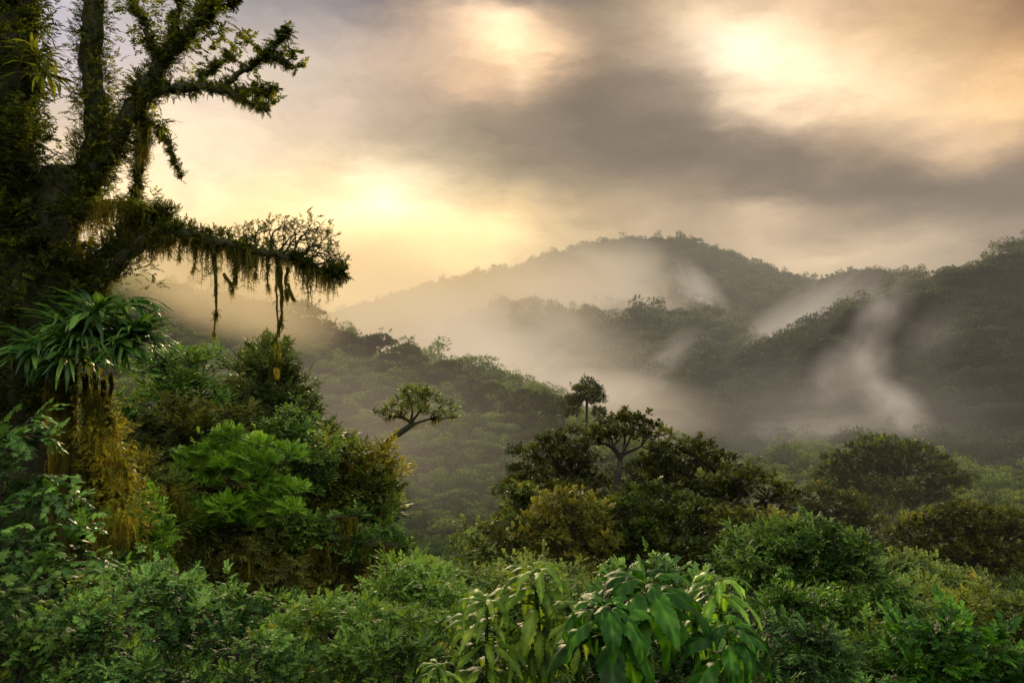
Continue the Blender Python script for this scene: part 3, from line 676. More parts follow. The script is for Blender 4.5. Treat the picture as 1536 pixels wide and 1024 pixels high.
plant('yellow_sprouting_shrub', 'bright yellow-green shoots at the right tip of the thicket', 'shrub', 11.8, [(548, 690, 18), (566, 680, 17), (582, 700, 20), (560, 712, 22), (592, 722, 15), (575, 735, 20)], (565, None), 'midn', .12, 'yell', fork=(560, 770), trunk_r=.05, cover=2.0, flat=.9, up=.8, tint=.6)
plant('tufted_bush', 'fine needle-leaved dark bush bulging at the right side of the thicket', 'bush', 11.3, [(560, 752, 30), (540, 762, 26), (580, 760, 18), (520, 756, 22), (575, 778, 18)], (550, None), 'midn', .10, 'dark', fork=(550, 800), trunk_r=.05, cover=3.2, flat=.75, up=.8, tint=.85)
masses('ledge_shrub', 'low green shrub spilling over the dark mossy ledge', 'shrub', 9.6, [(250, 770), (420, 770), (520, 790), (600, 800), (608, 826), (520, 836), (380, 820), (250, 812)], 40, 16, 26, 'mid', 10, 'dark', (430, None), cover=2.6, trunk_r=.05, flat=.5, tint=.85)
masses('moss_curtain_bush', 'brown-green bush hung with curtains of moss under the ledge', 'bush', 9.9, [(210, 810), (360, 815), (480, 835), (600, 832), (605, 880), (560, 905), (210, 905)], 46, 20, 32, 'midn', 9, 'amber', (400, None), cover=2.2, trunk_r=.06, flat=.8, moss=(60, .6), tint=.75, droop=.8, low=-.9)
masses('ochre_shrub', 'small ochre-tinted shrub tangle left of the bright ferns', 'shrub', 8.6, [(200, 700), (260, 700), (270, 800), (250, 850), (190, 840)], 16, 20, 30, 'midn', 11, 'olive', (230, None), cover=2.2, trunk_r=.04, flat=.8, moss=(24, .4), tint=.6)

masses('thicket_backdrop_tree', 'shaded leafy tree closing the back of the mossy thicket', 'tree', 13.4, [(170, 620), (330, 600), (470, 640), (560, 740), (590, 860), (400, 910), (170, 900)], 110, 18, 34, 'midn', 8.5, 'olive', (330, None), cover=2.2, trunk_r=.12, flat=.7, tint=.5, moss=(30, .6))
masses('hanging_leaf_bush', 'leafy bush hanging down the right end of the dark ledge', 'bush', 10.4, [(440, 800), (520, 790), (610, 820), (612, 880), (560, 900), (440, 880)], 40, 14, 24, 'midn', 7.5, 'olive', (530, None), cover=2.4, trunk_r=.05, flat=.7, tint=.6, moss=(40, .5), droop=.5)
masses('bright_leaf_shrub', 'patch of fresh yellow-green leaves at the foot of the golden hanging moss', 'shrub', 7.0, [(150, 780), (210, 740), (250, 790), (240, 860), (160, 880)], 22, 14, 24, 'mid', 9, 'fern', (200, None), cover=2.2, trunk_r=.03, flat=.8, tint=.55)
masses('vine_shrub', 'green vine-covered shrub between the fern and the dark pointed tree', 'shrub', 10.6, [(400, 640), (450, 620), (500, 680), (470, 740), (410, 710)], 26, 14, 26, 'mid', 8, 'dark', (445, None), cover=2.4, trunk_r=.05, flat=.7, tint=.75)

def mossy_limb():
    Y = 9.4; b3 = P(240, 812, Y); root = empty('mossy_limb', b3, 'long horizontal moss-draped limb crossing the dark lower edge of the thicket', 'branch')
    t_ = MB(); m = MB(); f = MB(); s = Y / F
    for q, r0, r1 in (([(235, 812), (300, 800), (380, 806), (460, 800), (540, 812), (612, 822)], 9, 4), ([(440, 802), (490, 780), (540, 772)], 4, 2), ([(300, 800), (330, 830), (390, 850)], 4, 2)):
        p = smooth_path([P(*c, Y) for c in q], 6, .01); r = np.linspace(r0, r1, len(p)) * s; t_.tube(p, r, 8, bump=.2)
        moss_on(m, p, r * 1.2, 320 if r0 > 5 else 90, .62, tint=.5); coat(f, p, r * 1.6, 700 if r0 > 5 else 160, 'mid', .05, up=1.0, tint=.7, thick=1.0)
    t_.build('bark', BARK, root, smooth=True, origin=b3); m.build('hanging_moss', G['moss'], root, origin=b3); f.build('foliage', G['dark'], root, origin=b3)
mossy_limb()
masses('dense_slope_tree', 'dark low tree crown filling the misty dip right of the leaning tree', 'tree', 60, [(1170, 760), (1230, 735), (1300, 745), (1330, 790), (1290, 820), (1180, 810)], 50, 11, 22, 'far', 5, 'crown', (1250, None), cover=2.8, trunk_r=.3, flat=.45, tint=.55)
masses('moss_hung_shrub', 'brown-green moss-hung shrub hiding the stems below the bright ferns', 'shrub', 8.9, [(260, 800), (400, 810), (460, 860), (430, 900), (260, 890)], 34, 12, 24, 'midn', 8, 'amber', (350, None), cover=2.4, trunk_r=.03, flat=.8, tint=.5, moss=(40, .4), droop=.6)
# bushes along the bottom
masses('ovate_leaf_bush', 'dense bush of small ovate leaves with pale shine in the lower left', 'bush', 4.3, [(110, 925), (160, 890), (230, 868), (300, 880), (360, 905), (400, 950), (440, 1000), (450, 1080), (60, 1080), (80, 980)], 46, 24, 40, 'oval', 9.5, 'gloss', (260, None), cover=2.6, trunk_r=.02, flat=.7, tint=.58, dj=.5)
masses('sprouting_bush', 'bush with upright light green shoots just behind the ovate-leaved bush', 'bush', 5.4, [(180, 880), (260, 862), (340, 878), (400, 910), (460, 935), (440, 980), (250, 960)], 22, 18, 30, 'narrow', 10.5, 'gloss', (300, None), cover=2.0, trunk_r=.02, flat=.8, up=.9, tint=.66)
masses('broad_green_bush', 'low spreading green bush between the ovate-leaved bush and the drooping leaves', 'bush', 5.0, [(400, 935), (470, 905), (560, 890), (650, 880), (690, 920), (680, 1080), (400, 1080)], 44, 20, 36, 'oval', 9.5, 'dark', (550, None), cover=2.6, trunk_r=.02, flat=.65, tint=.95, dj=.5)
masses('small_leaf_bush', 'upright dark bush with yellow-tipped leaves left of the drooping lime shrub', 'bush', 6.4, [(560, 880), (610, 866), (660, 872), (710, 900), (720, 960), (560, 950)], 26, 22, 34, 'mid', 12, 'dark', (630, None), cover=2.8, trunk_r=.03, flat=.75, tint=1.0)
masses('pale_leaf_bush', 'pale small-leaved bush behind the two big-leaved plants', 'bush', 5.6, [(890, 880), (930, 855), (990, 850), (1050, 872), (1100, 900), (1110, 960), (1000, 980), (890, 960)], 34, 20, 32, 'oval', 9.5, 'lobe', (1000, None), cover=2.4, trunk_r=.02, flat=.7, tint=.5)
masses('shadowy_bush', 'shadowy undergrowth bush between the big-leaved plants and the right tree', 'bush', 5.2, [(700, 930), (850, 900), (1000, 960), (1150, 950), (1180, 1080), (690, 1080)], 40, 30, 46, 'mid', 14, 'dark', (940, None), cover=2.2, trunk_r=.02, flat=.6, tint=.35)
masses('domed_tree', 'dark glossy domed tree with a black hollow under its crown, right of the big leaves', 'tree', 10.5, [(1120, 830), (1160, 800), (1220, 792), (1280, 800), (1308, 830), (1290, 860), (1200, 872), (1120, 880)], 60, 13, 26, 'mid', 9, 'dark', (1140, 1010), cover=3.0, fork=(1195, 885), trunk_r=.14, flat=.55, tint=.6, barkm=BARK)
masses('bright_dome_shrub', 'light green dome of narrow leaves tucked under the dark domed tree', 'shrub', 8.5, [(1135, 925), (1180, 895), (1225, 905), (1225, 925), (1160, 945)], 12, 16, 24, 'midn', 12, 'fern', (1180, None), cover=2.8, trunk_r=.03, flat=.5, tint=.35)
masses('layered_leaf_bush', 'rounded bush of layered narrow leaves at the bottom right of the big leaves', 'bush', 6.2, [(1150, 965), (1190, 938), (1240, 945), (1290, 985), (1320, 1070), (1140, 1080)], 30, 22, 34, 'narrow', 11, 'gloss', (1220, None), cover=2.8, trunk_r=.02, flat=.55, tint=.5, droop=.4)
masses('tangled_green_tree', 'mid green leafy tree filling the slope right of the dark domed tree', 'tree', 13, [(1240, 870), (1300, 850), (1345, 870), (1380, 920), (1400, 990), (1330, 1050), (1270, 960), (1210, 900)], 70, 15, 30, 'mid', 9, 'dark', (1310, None), cover=2.8, trunk_r=.09, flat=.6, tint=.75)
masses('pale_crowned_tree', 'greyish green tree with flat leafy layers under the misty right slope', 'tree', 24, [(1300, 850), (1350, 838), (1400, 850), (1450, 880), (1500, 905), (1540, 960), (1400, 960), (1320, 900)], 80, 13, 26, 'mid', 8, 'wood', (1400, None), cover=2.8, trunk_r=.2, flat=.5, tint=.6)
masses('vivid_green_bush', 'vivid green broad-leaved bush in the bottom right corner', 'bush', 6.8, [(1370, 960), (1420, 930), (1480, 950), (1560, 990), (1600, 1080), (1330, 1080)], 34, 26, 40, 'oval', 14, 'big', (1460, None), cover=2.6, trunk_r=.03, flat=.6, tint=.5)
masses('hollow_side_bush', 'dark bush left of the vivid green corner bush', 'bush', 8.2, [(1270, 980), (1330, 950), (1400, 950), (1400, 1070), (1280, 1080)], 24, 24, 36, 'mid', 11, 'dark', (1340, None), cover=2.6, trunk_r=.03, flat=.6, tint=.7)
masses('slope_edge_tree', 'leafy green tree at the right edge above the vivid corner bush', 'tree', 15, [(1440, 900), (1500, 905), (1580, 950), (1600, 1010), (1480, 980), (1420, 930)], 26, 24, 36, 'mid', 11, 'olive', (1520, None), cover=2.8, trunk_r=.1, flat=.6, tint=.6)
masses('gap_filling_bush', 'dim green bush in the dip below the dark central trees', 'bush', 16, [(600, 880), (700, 860), (800, 870), (900, 880), (900, 960), (600, 960)], 34, 26, 38, 'mid', 9, 'wood', (740, None), cover=2.6, trunk_r=.08, flat=.6, tint=.5)

# central group of dark umbrella trees
plant('umbrella_tree', 'tall dark umbrella tree standing highest in the central group', 'tree', 36, [(905, 642, 18), (928, 632, 18), (950, 630, 18), (975, 638, 18), (888, 652, 14), (1000, 652, 16), (915, 655, 16), (968, 655, 16), (945, 645, 18), (898, 664, 10), (930, 650, 14), (988, 664, 12), (940, 625, 12), (962, 626, 10), (912, 628, 10)], (928, None), 'far', .21, 'crown', fork=(930, 690), trunk_r=.19, cover=3.4, flat=.45, up=.5, tint=.45, limb_r=.4)
plant('spreading_tree', 'wide dark tree at the left of the central group', 'tree', 38, fill([(765, 700), (800, 660), (850, 645), (885, 665), (895, 700), (880, 730), (790, 730), (762, 720)], 60, 12, 28, .7), (850, None), 'far', .17, 'crown', fork=(852, 760), trunk_r=.16, cover=3.0, flat=.36, up=.4, tint=.5, limb_r=.4)
plant('spreading_tree', 'broad dark flat-topped tree at the right of the central group', 'tree', 37, fill([(985, 670), (1030, 655), (1080, 672), (1110, 705), (1110, 735), (1040, 745), (980, 730), (960, 700)], 70, 12, 28, .7), (1010, None), 'far', .17, 'crown', fork=(1015, 770), trunk_r=.16, cover=3.0, flat=.36, up=.4, tint=.4, limb_r=.4)
plant('leaning_tree', 'dark tree leaning right on a bare slanting trunk at the end of the central group', 'tree', 33, [(1095, 728, 20), (1120, 720, 22), (1145, 722, 22), (1168, 736, 20), (1182, 752, 14), (1150, 748, 18), (1110, 745, 18), (1085, 745, 18), (1160, 768, 11), (1070, 732, 18), (1132, 712, 16), (1178, 770, 9), (1100, 715, 16), (1060, 715, 18)], (1060, None), 'far', .19, 'crown', fork=(1098, 778), trunk_r=.2, cover=3.2, flat=.5, up=.4, tint=.4, limb_r=.4)
masses('ochre_flowering_tree', 'yellow and ochre tinted tree below the left of the central group', 'tree', 30, [(790, 760), (840, 735), (900, 760), (910, 820), (890, 880), (820, 880), (780, 820)], 60, 10, 26, 'far', 5.5, 'amber', (850, None), cover=2.6, trunk_r=.15, flat=.7, tint=.7)
masses('olive_leafy_tree', 'olive brown leafy tree below the middle of the central group', 'tree', 31, [(900, 745), (980, 735), (1060, 750), (1090, 800), (1100, 850), (1000, 880), (900, 860), (890, 800)], 90, 10, 28, 'far', 5.5, 'olive', (990, None), cover=2.8, trunk_r=.18, flat=.45, tint=.28)
masses('dull_green_tree', 'dull green tree left of the ochre tinted tree', 'tree', 34, [(760, 740), (800, 735), (830, 760), (800, 830), (770, 790)], 30, 11, 22, 'far', 6, 'olive', (800, None), cover=2.8, trunk_r=.15, flat=.6, tint=.4)
masses('dark_green_tree', 'deep green tree in front of the leaning tree trunk', 'tree', 20, [(1080, 830), (1130, 800), (1180, 800), (1180, 850), (1130, 880), (1080, 880)], 26, 20, 30, 'mid', 9, 'dark', (1120, None), cover=2.8, trunk_r=.12, flat=.6, tint=.6)
masses('shadowed_tree', 'very dark tree closing the gaps behind the central umbrella trees', 'tree', 41, [(775, 700), (850, 675), (880, 700), (900, 735), (945, 700), (1020, 690), (1100, 705), (1120, 800), (1100, 850), (780, 850), (765, 760)], 130, 12, 30, 'far', 5, 'crown', (960, None), cover=2.6, trunk_r=.15, flat=.45, tint=.35)
# slanting tree
plant('slanting_tree', 'lone moss-hung tree leaning out over the valley with a flat tilted crown', 'tree', 21, [(602, 600, 14), (622, 592, 15), (645, 596, 15), (664, 604, 13), (681, 614, 9), (585, 612, 11), (570, 618, 8), (612, 612, 13), (640, 614, 14), (662, 620, 10), (628, 604, 13), (578, 626, 8), (598, 622, 9), (654, 628, 8), (684, 624, 6), (634, 586, 9), (610, 588, 8)], (500, 800), 'mid', .085, 'olive', fork=(618, 636), trunk_r=.09, via=[(545, 716), (577, 668)], cover=2.2, flat=.65, up=.5, tint=.5, moss=(10, .4), barkm=BARK, limb_r=.5, low=-.5)
# lone umbrella trees further back
def far_tree(label, px, top, Y, rpx, foot, lean=0, n=14, group=None, name='ridge_tree', flat=.5, mat='crown', trk=2.2, hgt=.5, kind='far', lspx=2.6):
    if 90 < Y < 140: rpx *= 1.5; top -= 13
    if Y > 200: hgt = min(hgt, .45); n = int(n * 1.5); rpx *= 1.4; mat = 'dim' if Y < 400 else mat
    if Y < 140 and Y > 90:
        q = np.array([(r_[0], r_[2]) for r_ in RIDGES[0][0]]); Y = float(np.interp(px, q[:, 0], q[:, 1])) - 2
    n = int(n * 1.7)
    cl = []
    for _ in range(n):
        a = R.uniform(-1, 1); cl.append((px + a * rpx * .75, top + rpx * (.32 + .5 * a * a * hgt * 2) + R.uniform(0, 1) * rpx * hgt, rpx * R.uniform(.28, .42)))
    plant(name, label, 'tree', Y, cl, (px + lean, None if foot is None else foot), kind, lspx * Y / F, mat, fork=(px + lean * .3, top + rpx * 1.15), trunk_r=trk * Y / F, cover=3.6, flat=flat, group=group, limb_r=.55, dj=.6, low=-.3)
far_tree('tall thin-trunked umbrella tree alone against the white mist', 880, 562, 78, 30, None, 2, 18, name='umbrella_tree', trk=2.2, hgt=.95, flat=.6)
far_tree('dark flat-topped tree on the left ridge above the slanting tree', 672, 546, 112, 28, None, 4, 12)
far_tree('loose round tree on the ridge between two taller flat-topped trees', 800, 586, 105, 34, None, 0, 14, trk=3)
far_tree('dark double-crowned tree on the left ridge, higher one', 570, 508, 118, 20, None, 3, 10)
far_tree('dark round tree on the left ridge just right of the double-crowned one', 604, 522, 116, 24, None, -4, 12)
far_tree('thin open tree on the left ridge left of the double-crowned one', 520, 500, 124, 21, None, 0, 9)
far_tree('tall layered tree high on the left ridge below the fan-shaped twigs', 452, 456, 126, 27, None, 2, 12, hgt=.9)
far_tree('small tree on the left ridge beside the tall layered one', 488, 488, 124, 15, None, 0, 7)
far_tree('faint tree in warm haze right of the long moss strand', 385, 450, 132, 22, None, 0, 9)
far_tree('small rounded tree where the left ridge dips to the mist', 738, 578, 108, 22, None, 0, 9)
far_tree('low tree just left of the tall umbrella tree in the mist', 845, 606, 100, 20, None, 0, 9)
far_tree('bushy tree right below the flat-topped ridge tree', 700, 570, 106, 19, None, 0, 9)
for k, (px, tp, rp) in enumerate(((300, 452, 24), (345, 446, 26), (262, 430, 24), (420, 470, 20), (540, 520, 16), (640, 558, 16), (770, 600, 16))):
    far_tree('hazy tree standing in the row along the left ridge crest', px, tp, 122, rp, None, 0, 8, group='hazy trees along the left ridge crest')
# right-hand ridge
far_tree('dark umbrella tree with a clear stem on the skyline of the right hill', 1440, 402, 300, 24, None, 2, 12, trk=2.6)
far_tree('topmost dark tree on the skyline at the right edge', 1508, 374, 300, 26, None, 0, 14, trk=2.6, hgt=.8)
far_tree('dark layered tree at the lower left end of the right hill crest', 1300, 452, 290, 30, None, 0, 12, trk=2.6)
far_tree('squat dark tree at the left foot of the right hill', 1245, 500, 285, 30, None, 0, 13, trk=2.6, hgt=.8)
far_tree('dark tree beside the layered one on the right hill crest', 1360, 432, 296, 34, None, 0, 13, trk=2.6)
for k, (px, tp, rp) in enumerate(((1475, 392, 18), (1268, 478, 20), (1330, 446, 18), (1402, 428, 20), (1535, 372, 22), (1222, 520, 18))):
    far_tree('dark rounded tree in the row along the crest of the right hill', px, tp, 295, rp, None, 0, 9, group='dark trees along the right hill crest', trk=2.2)
for k, (px, tp, rp) in enumerate(((1440, 470, 24), (1500, 440, 26), (1470, 520, 24), (1380, 500, 22), (1520, 500, 26), (1420, 560, 26), (1500, 580, 28), (1360, 560, 22), (1450, 620, 26), (1525, 640, 26), (1280, 540, 20), (1330, 500, 20))):
    q0 = 345.0
    for Yt in np.arange(345, 150, -5):     # walk down the slope to the ground seen at this height
        if float(ground((px - 768) / F * Yt, Yt)) > (512 - tp - rp * 1.6) / F * Yt: q0 = float(Yt); break
    far_tree('dark broad tree standing out of the canopy on the steep right slope', px, tp, max(q0, 201), rp * .8, None, 0, 9, group='dark trees standing out of the right slope', trk=2)
for k, (px, tp, rp) in enumerate(((1255, 408, 17), (1285, 398, 20), (1318, 397, 20), (1350, 402, 18), (1378, 416, 15))):
    far_tree('pale misty tree on the rounded knoll between the mountain and the right hill', px, tp, 560, rp, None, 0, 8, group='pale trees on the misty knoll', trk=2)
# hazy domes on the lower right slope
masses('domed_hill_tree', 'broad hazy tree crown on the lower right slope below the mist plume', 'tree', 95, [(1240, 690), (1290, 662), (1340, 655), (1400, 680), (1450, 720), (1400, 760), (1280, 760), (1210, 730)], 130, 11, 24, 'far', 4.5, 'olive', (1330, None), cover=2.8, trunk_r=.3, flat=.45, tint=.35)
masses('domed_hill_tree', 'olive domed tree with a dark stem low on the right edge', 'tree', 46, [(1330, 810), (1380, 775), (1440, 755), (1500, 765), (1560, 800), (1560, 850), (1460, 870), (1340, 850)], 110, 12, 24, 'far', 5.5, 'amber', (1460, None), cover=2.8, trunk_r=.4, flat=.5, tint=.38)

# ------------------------------------------------------------------ big-leaved plants at the bottom
BIG = [leaf(26, 4, .34, d, .16, .36, .07, .012, .28) for d in (1.6, 2.1, 2.5)]
LANCE = [leaf(18, 2, .21, d, .14, .38, .16, .010, .3) for d in (1.3, 1.8, 2.3)]
def whorl_plant(name, label, px, top, bot, Y, T, mat, whorls, lenpx, cat='plant', seed=0):
    """upright stem with whorls (py, n, relative length, rise) of drooping leaves"""
    s = Y / F; p0 = P(px, bot, Y); g = float(ground(p0[0], Y)); foot = vec(p0[0] + R.uniform(-.05, .05), Y + .05, g - .05)
    root = empty(name, foot, label, cat)
    tp = smooth_path([foot, (foot + P(px, top, Y)) / 2 + vec(.02, 0, 0), P(px, top, Y)], 6); sb = MB(); sb.tube(tp, np.linspace(5.5, 2.5, len(tp)) * s, 7, a=.2, bump=.08)
    b = MB()
    for py, n, rl, rise in whorls:
        a = np.arange(n) * 2.39996 + R.uniform(0, 6.28); e = rise + R.uniform(-.15, .15, n)
        y = np.stack([np.cos(a), np.sin(a) * .9, e], 1); yn = y / np.linalg.norm(y, axis=1, keepdims=True)
        base_ = np.tile(P(px, py, Y), (n, 1)) + R.uniform(-1, 1, (n, 3)) * vec(1, 1, 6) * s
        pet = lenpx * s * .18 * rl
        for i in range(n):
            e1 = base_[i] + yn[i] * pet; sb.tube([base_[i], (base_[i] + e1) / 2 + vec(0, 0, pet * .1), e1], np.array([1.6, 1.3, 1.1]) * s, 5, a=.6); base_[i] = e1
        z = np.tile([0., 0, 1.], (n, 1)) + rand_unit(n) * .2
        L = lenpx * s * rl * R.uniform(.75, 1.1, n); j = R.randint(0, len(T), n); tn = .5 + R.uniform(-.3, .3, n)
        for q in range(len(T)): b.stamp(T[q], base_[j == q], y[j == q], z[j == q], L[j == q], tn[j == q])
    sb.build('stem', G['lime'], root, smooth=True, origin=foot); b.build('foliage', G[mat], root, smooth=True, origin=foot)
whorl_plant('drooping_shrub', 'light green shrub with drooping toothed leaves around a dark upright stem', 803, 858, 1010, 3.6, LANCE, 'lime', [(860, 12, .75, .35), (880, 12, .95, .15), (905, 12, .95, 0), (935, 13, .95, -.1), (965, 12, .9, -.1), (1000, 12, .9, 0)], 92, 'shrub')
whorl_plant('drooping_shrub', 'left arm of lime leaves hanging low beside the upright-stemmed shrub', 730, 905, 1040, 3.5, LANCE, 'lime', [(905, 10, .7, .3), (930, 11, .8, .1), (960, 11, .8, 0), (1000, 10, .8, 0)], 88, 'shrub')
whorl_plant('big_leaved_plant', 'tallest plant with large drooping dark green leaves on a red-brown stem', 968, 872, 1060, 2.9, BIG, 'big', [(876, 7, .62, .45), (890, 8, .95, .1), (925, 6, 1.0, 0)], 128)
whorl_plant('big_leaved_plant', 'big-leaved plant with hanging leaves left of the tallest one', 908, 908, 1060, 2.75, BIG, 'big', [(910, 6, .55, .5), (920, 8, .9, .15), (955, 6, .95, 0)], 118)
whorl_plant('big_leaved_plant', 'big-leaved plant spreading long arched leaves at the right of the tallest one', 1092, 948, 1080, 2.8, BIG, 'big', [(946, 6, .5, .5), (955, 9, .85, .15), (990, 7, .9, 0)], 112)
whorl_plant('drooping_shrub', 'slim light green shrub with hanging narrow leaves behind the right big-leaved plant', 1078, 872, 1000, 3.9, LANCE, 'fern', [(872, 10, .7, .3), (890, 11, .95, 0), (915, 10, 1, -.1), (940, 9, .9, -.1)], 84, 'shrub')
whorl_plant('seedling', 'small star of pale green leaves at the bottom edge', 657, 1004, 1090, 2.7, LANCE, 'lime', [(1004, 8, .8, .3), (1012, 7, 1, .05)], 52)
whorl_plant('seedling', 'fresh green shoot between the lime shrub and the tallest big-leaved plant', 868, 900, 1050, 3.3, LANCE, 'lime', [(905, 8, .8, .35), (930, 9, 1, .1), (960, 9, 1, 0)], 62)

masses('understory_tree', 'dull green tree crown filling the slope left of the central group', 'tree', 42, [(690, 800), (740, 780), (790, 790), (810, 850), (760, 890), (690, 880)], 50, 11, 22, 'far', 5.5, 'olive', (745, None), cover=2.8, trunk_r=.15, flat=.6, tint=.6)
masses('understory_tree', 'brownish tree crown wedged between the leaning tree and the dark domed tree', 'tree', 27, [(1090, 790), (1150, 775), (1200, 785), (1180, 830), (1100, 850)], 20, 18, 28, 'far', 7, 'amber', (1140, None), cover=2.8, trunk_r=.15, flat=.6, tint=.5)

masses('low_dark_bush', 'low dark bush at the very bottom edge left of the pale star-shaped seedling', 'bush', 4.5, [(500, 960), (640, 965), (640, 1090), (480, 1090)], 22, 22, 36, 'oval', 9.5, 'dark', (560, None), cover=2.8, trunk_r=.02, flat=.7, tint=.7)
# ------------------------------------------------------------------ forest on the hills
def crown_proto(rs, ty, nleaf, ls):
    """unit-radius tree crown standing on z=0"""
    st = R.get_state(); R.seed(rs); mb = MB(); T = SP_FAR
    cl = []
    if ty == 0:     # round dome of clumps
        for d in rand_unit(16):
            cl.append((vec(d[0] * .62, d[1] * .62, .75 + abs(d[2]) * .55), R.uniform(.3, .48)))
    elif ty == 1:   # wide layered umbrella
        for _ in range(13):
            a = R.uniform(0, 6.28); q = R.uniform(.2, .85); cl.append((vec(q * math.cos(a), q * math.sin(a), 1.25 - q * .35 + R.uniform(-.1, .25)), R.uniform(.24, .38)))
        for _ in range(5):
            a = R.uniform(0, 6.28); q = R.uniform(.5, .9); cl.append((vec(q * math.cos(a), q * math.sin(a), .55), R.uniform(.2, .3)))
    else:           # tall ragged
        for _ in range(14):
            h = R.uniform(.3, 1.9); a = R.uniform(0, 6.28); q = R.uniform(.1, .6) * (1.15 - h * .35); cl.append((vec(q * math.cos(a), q * math.sin(a), h), R.uniform(.24, .4)))
    per = nleaf // len(cl) + 1
    for c, r in cl:
        n = per; d = rand_unit(n * 2); d = d[d[:, 2] > -.35][:n]; n = len(d)
        p = c + d * (r * R.uniform(.6, 1.05, n))[:, None] * np.array([1, 1, .7])
        y = d + rand_unit(n) * .6; y[:, 2] += .2
        z = np.tile([0., 0, 1.], (n, 1)) + d * .6 + rand_unit(n) * .3
        k = R.randint(0, 3, n); tn = .42 + R.uniform(-.2, .2, n) + d[:, 2] * .26 + (c[2] - 1) * .22; s_ = ls * R.uniform(.7, 1.3, n)  # self-shadow painted by height: upper leaves lighter, lower ones darker
        for j in range(3): mb.stamp(T[j], p[k == j], y[k == j], z[k == j], s_[k == j], tn[k == j])
    if ty != 0 or rs % 2: mb.tube([(0, 0, -1), (.02, 0, .2), (.0, .03, 1)], [.07, .06, .03], 5, a=0.)
    R.set_state(st)
    return mb
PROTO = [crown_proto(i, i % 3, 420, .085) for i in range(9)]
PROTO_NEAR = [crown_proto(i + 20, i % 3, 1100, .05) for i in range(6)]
def scatter_forest():
    # candidate trees on the terrain; only those that the valley side could show are kept
    az0 = np.radians(np.linspace(-46, 46, 500)); rr = np.geomspace(18, 1700, 420)
    A, RR = np.meshgrid(az0, rr); H = ground(RR * np.sin(A), RR * np.cos(A)); ELV = H / RR
    mx = np.maximum.accumulate(ELV, axis=0); mx = np.vstack([np.full((1, 500), -9), mx[:-1]])
    pts = []; r = 21.0
    while r < 1650:
        s = float(np.clip(.024 * r, 1.8, 10.5)); n = int(math.radians(84) * r / s)
        a = np.radians(-42) + (np.arange(n) + R.uniform(0, 1, n)) * s / r; q = r + R.uniform(-.45, .45, n) * s
        pts.append(np.stack([q * np.sin(a), q * np.cos(a), np.full(n, s)], 1)); r += s * .85
    pts = np.concatenate(pts); x, y, s = pts.T
    z = ground(x, y); q = np.hypot(x, y); a = np.arctan2(x, y)
    ia = np.clip(((a - az0[0]) / (az0[1] - az0[0])).astype(int), 0, 499); ir = np.clip(np.searchsorted(rr, q), 0, 419)
    vis = (z + s * 1.6) / q > mx[ir, ia] - .004
    return x[vis], y[vis], z[vis], s[vis], q[vis]
FX, FY, FZ, FS, FQ = scatter_forest()
print('forest points', len(FX))
order = np.argsort(FQ)
NEAR_N = 285
near = order[:NEAR_N * 6]; near = near[(np.abs(FX[near]) / FY[near] < .72)]
# nearest, best seen trees of the hillside are trees of their own
seen = []
for i in near:
    px = 768 + FX[i] / FY[i] * F; py = 512 - FZ[i] / FY[i] * F
    if 560 < px < 1560 and 560 < py < 960: seen.append(i)
seen = seen[:NEAR_N]
HT = []
for k, pm in enumerate(PROTO_NEAR):
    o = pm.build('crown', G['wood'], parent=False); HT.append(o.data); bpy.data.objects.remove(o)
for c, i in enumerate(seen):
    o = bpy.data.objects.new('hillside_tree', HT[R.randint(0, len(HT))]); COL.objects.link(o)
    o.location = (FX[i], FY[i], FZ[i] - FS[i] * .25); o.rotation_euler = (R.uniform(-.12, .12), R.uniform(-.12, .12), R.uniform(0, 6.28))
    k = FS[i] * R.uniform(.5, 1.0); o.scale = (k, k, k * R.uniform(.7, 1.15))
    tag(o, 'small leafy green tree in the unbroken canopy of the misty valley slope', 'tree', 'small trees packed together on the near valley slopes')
rest = np.setdiff1d(np.arange(len(FX)), np.array(seen))
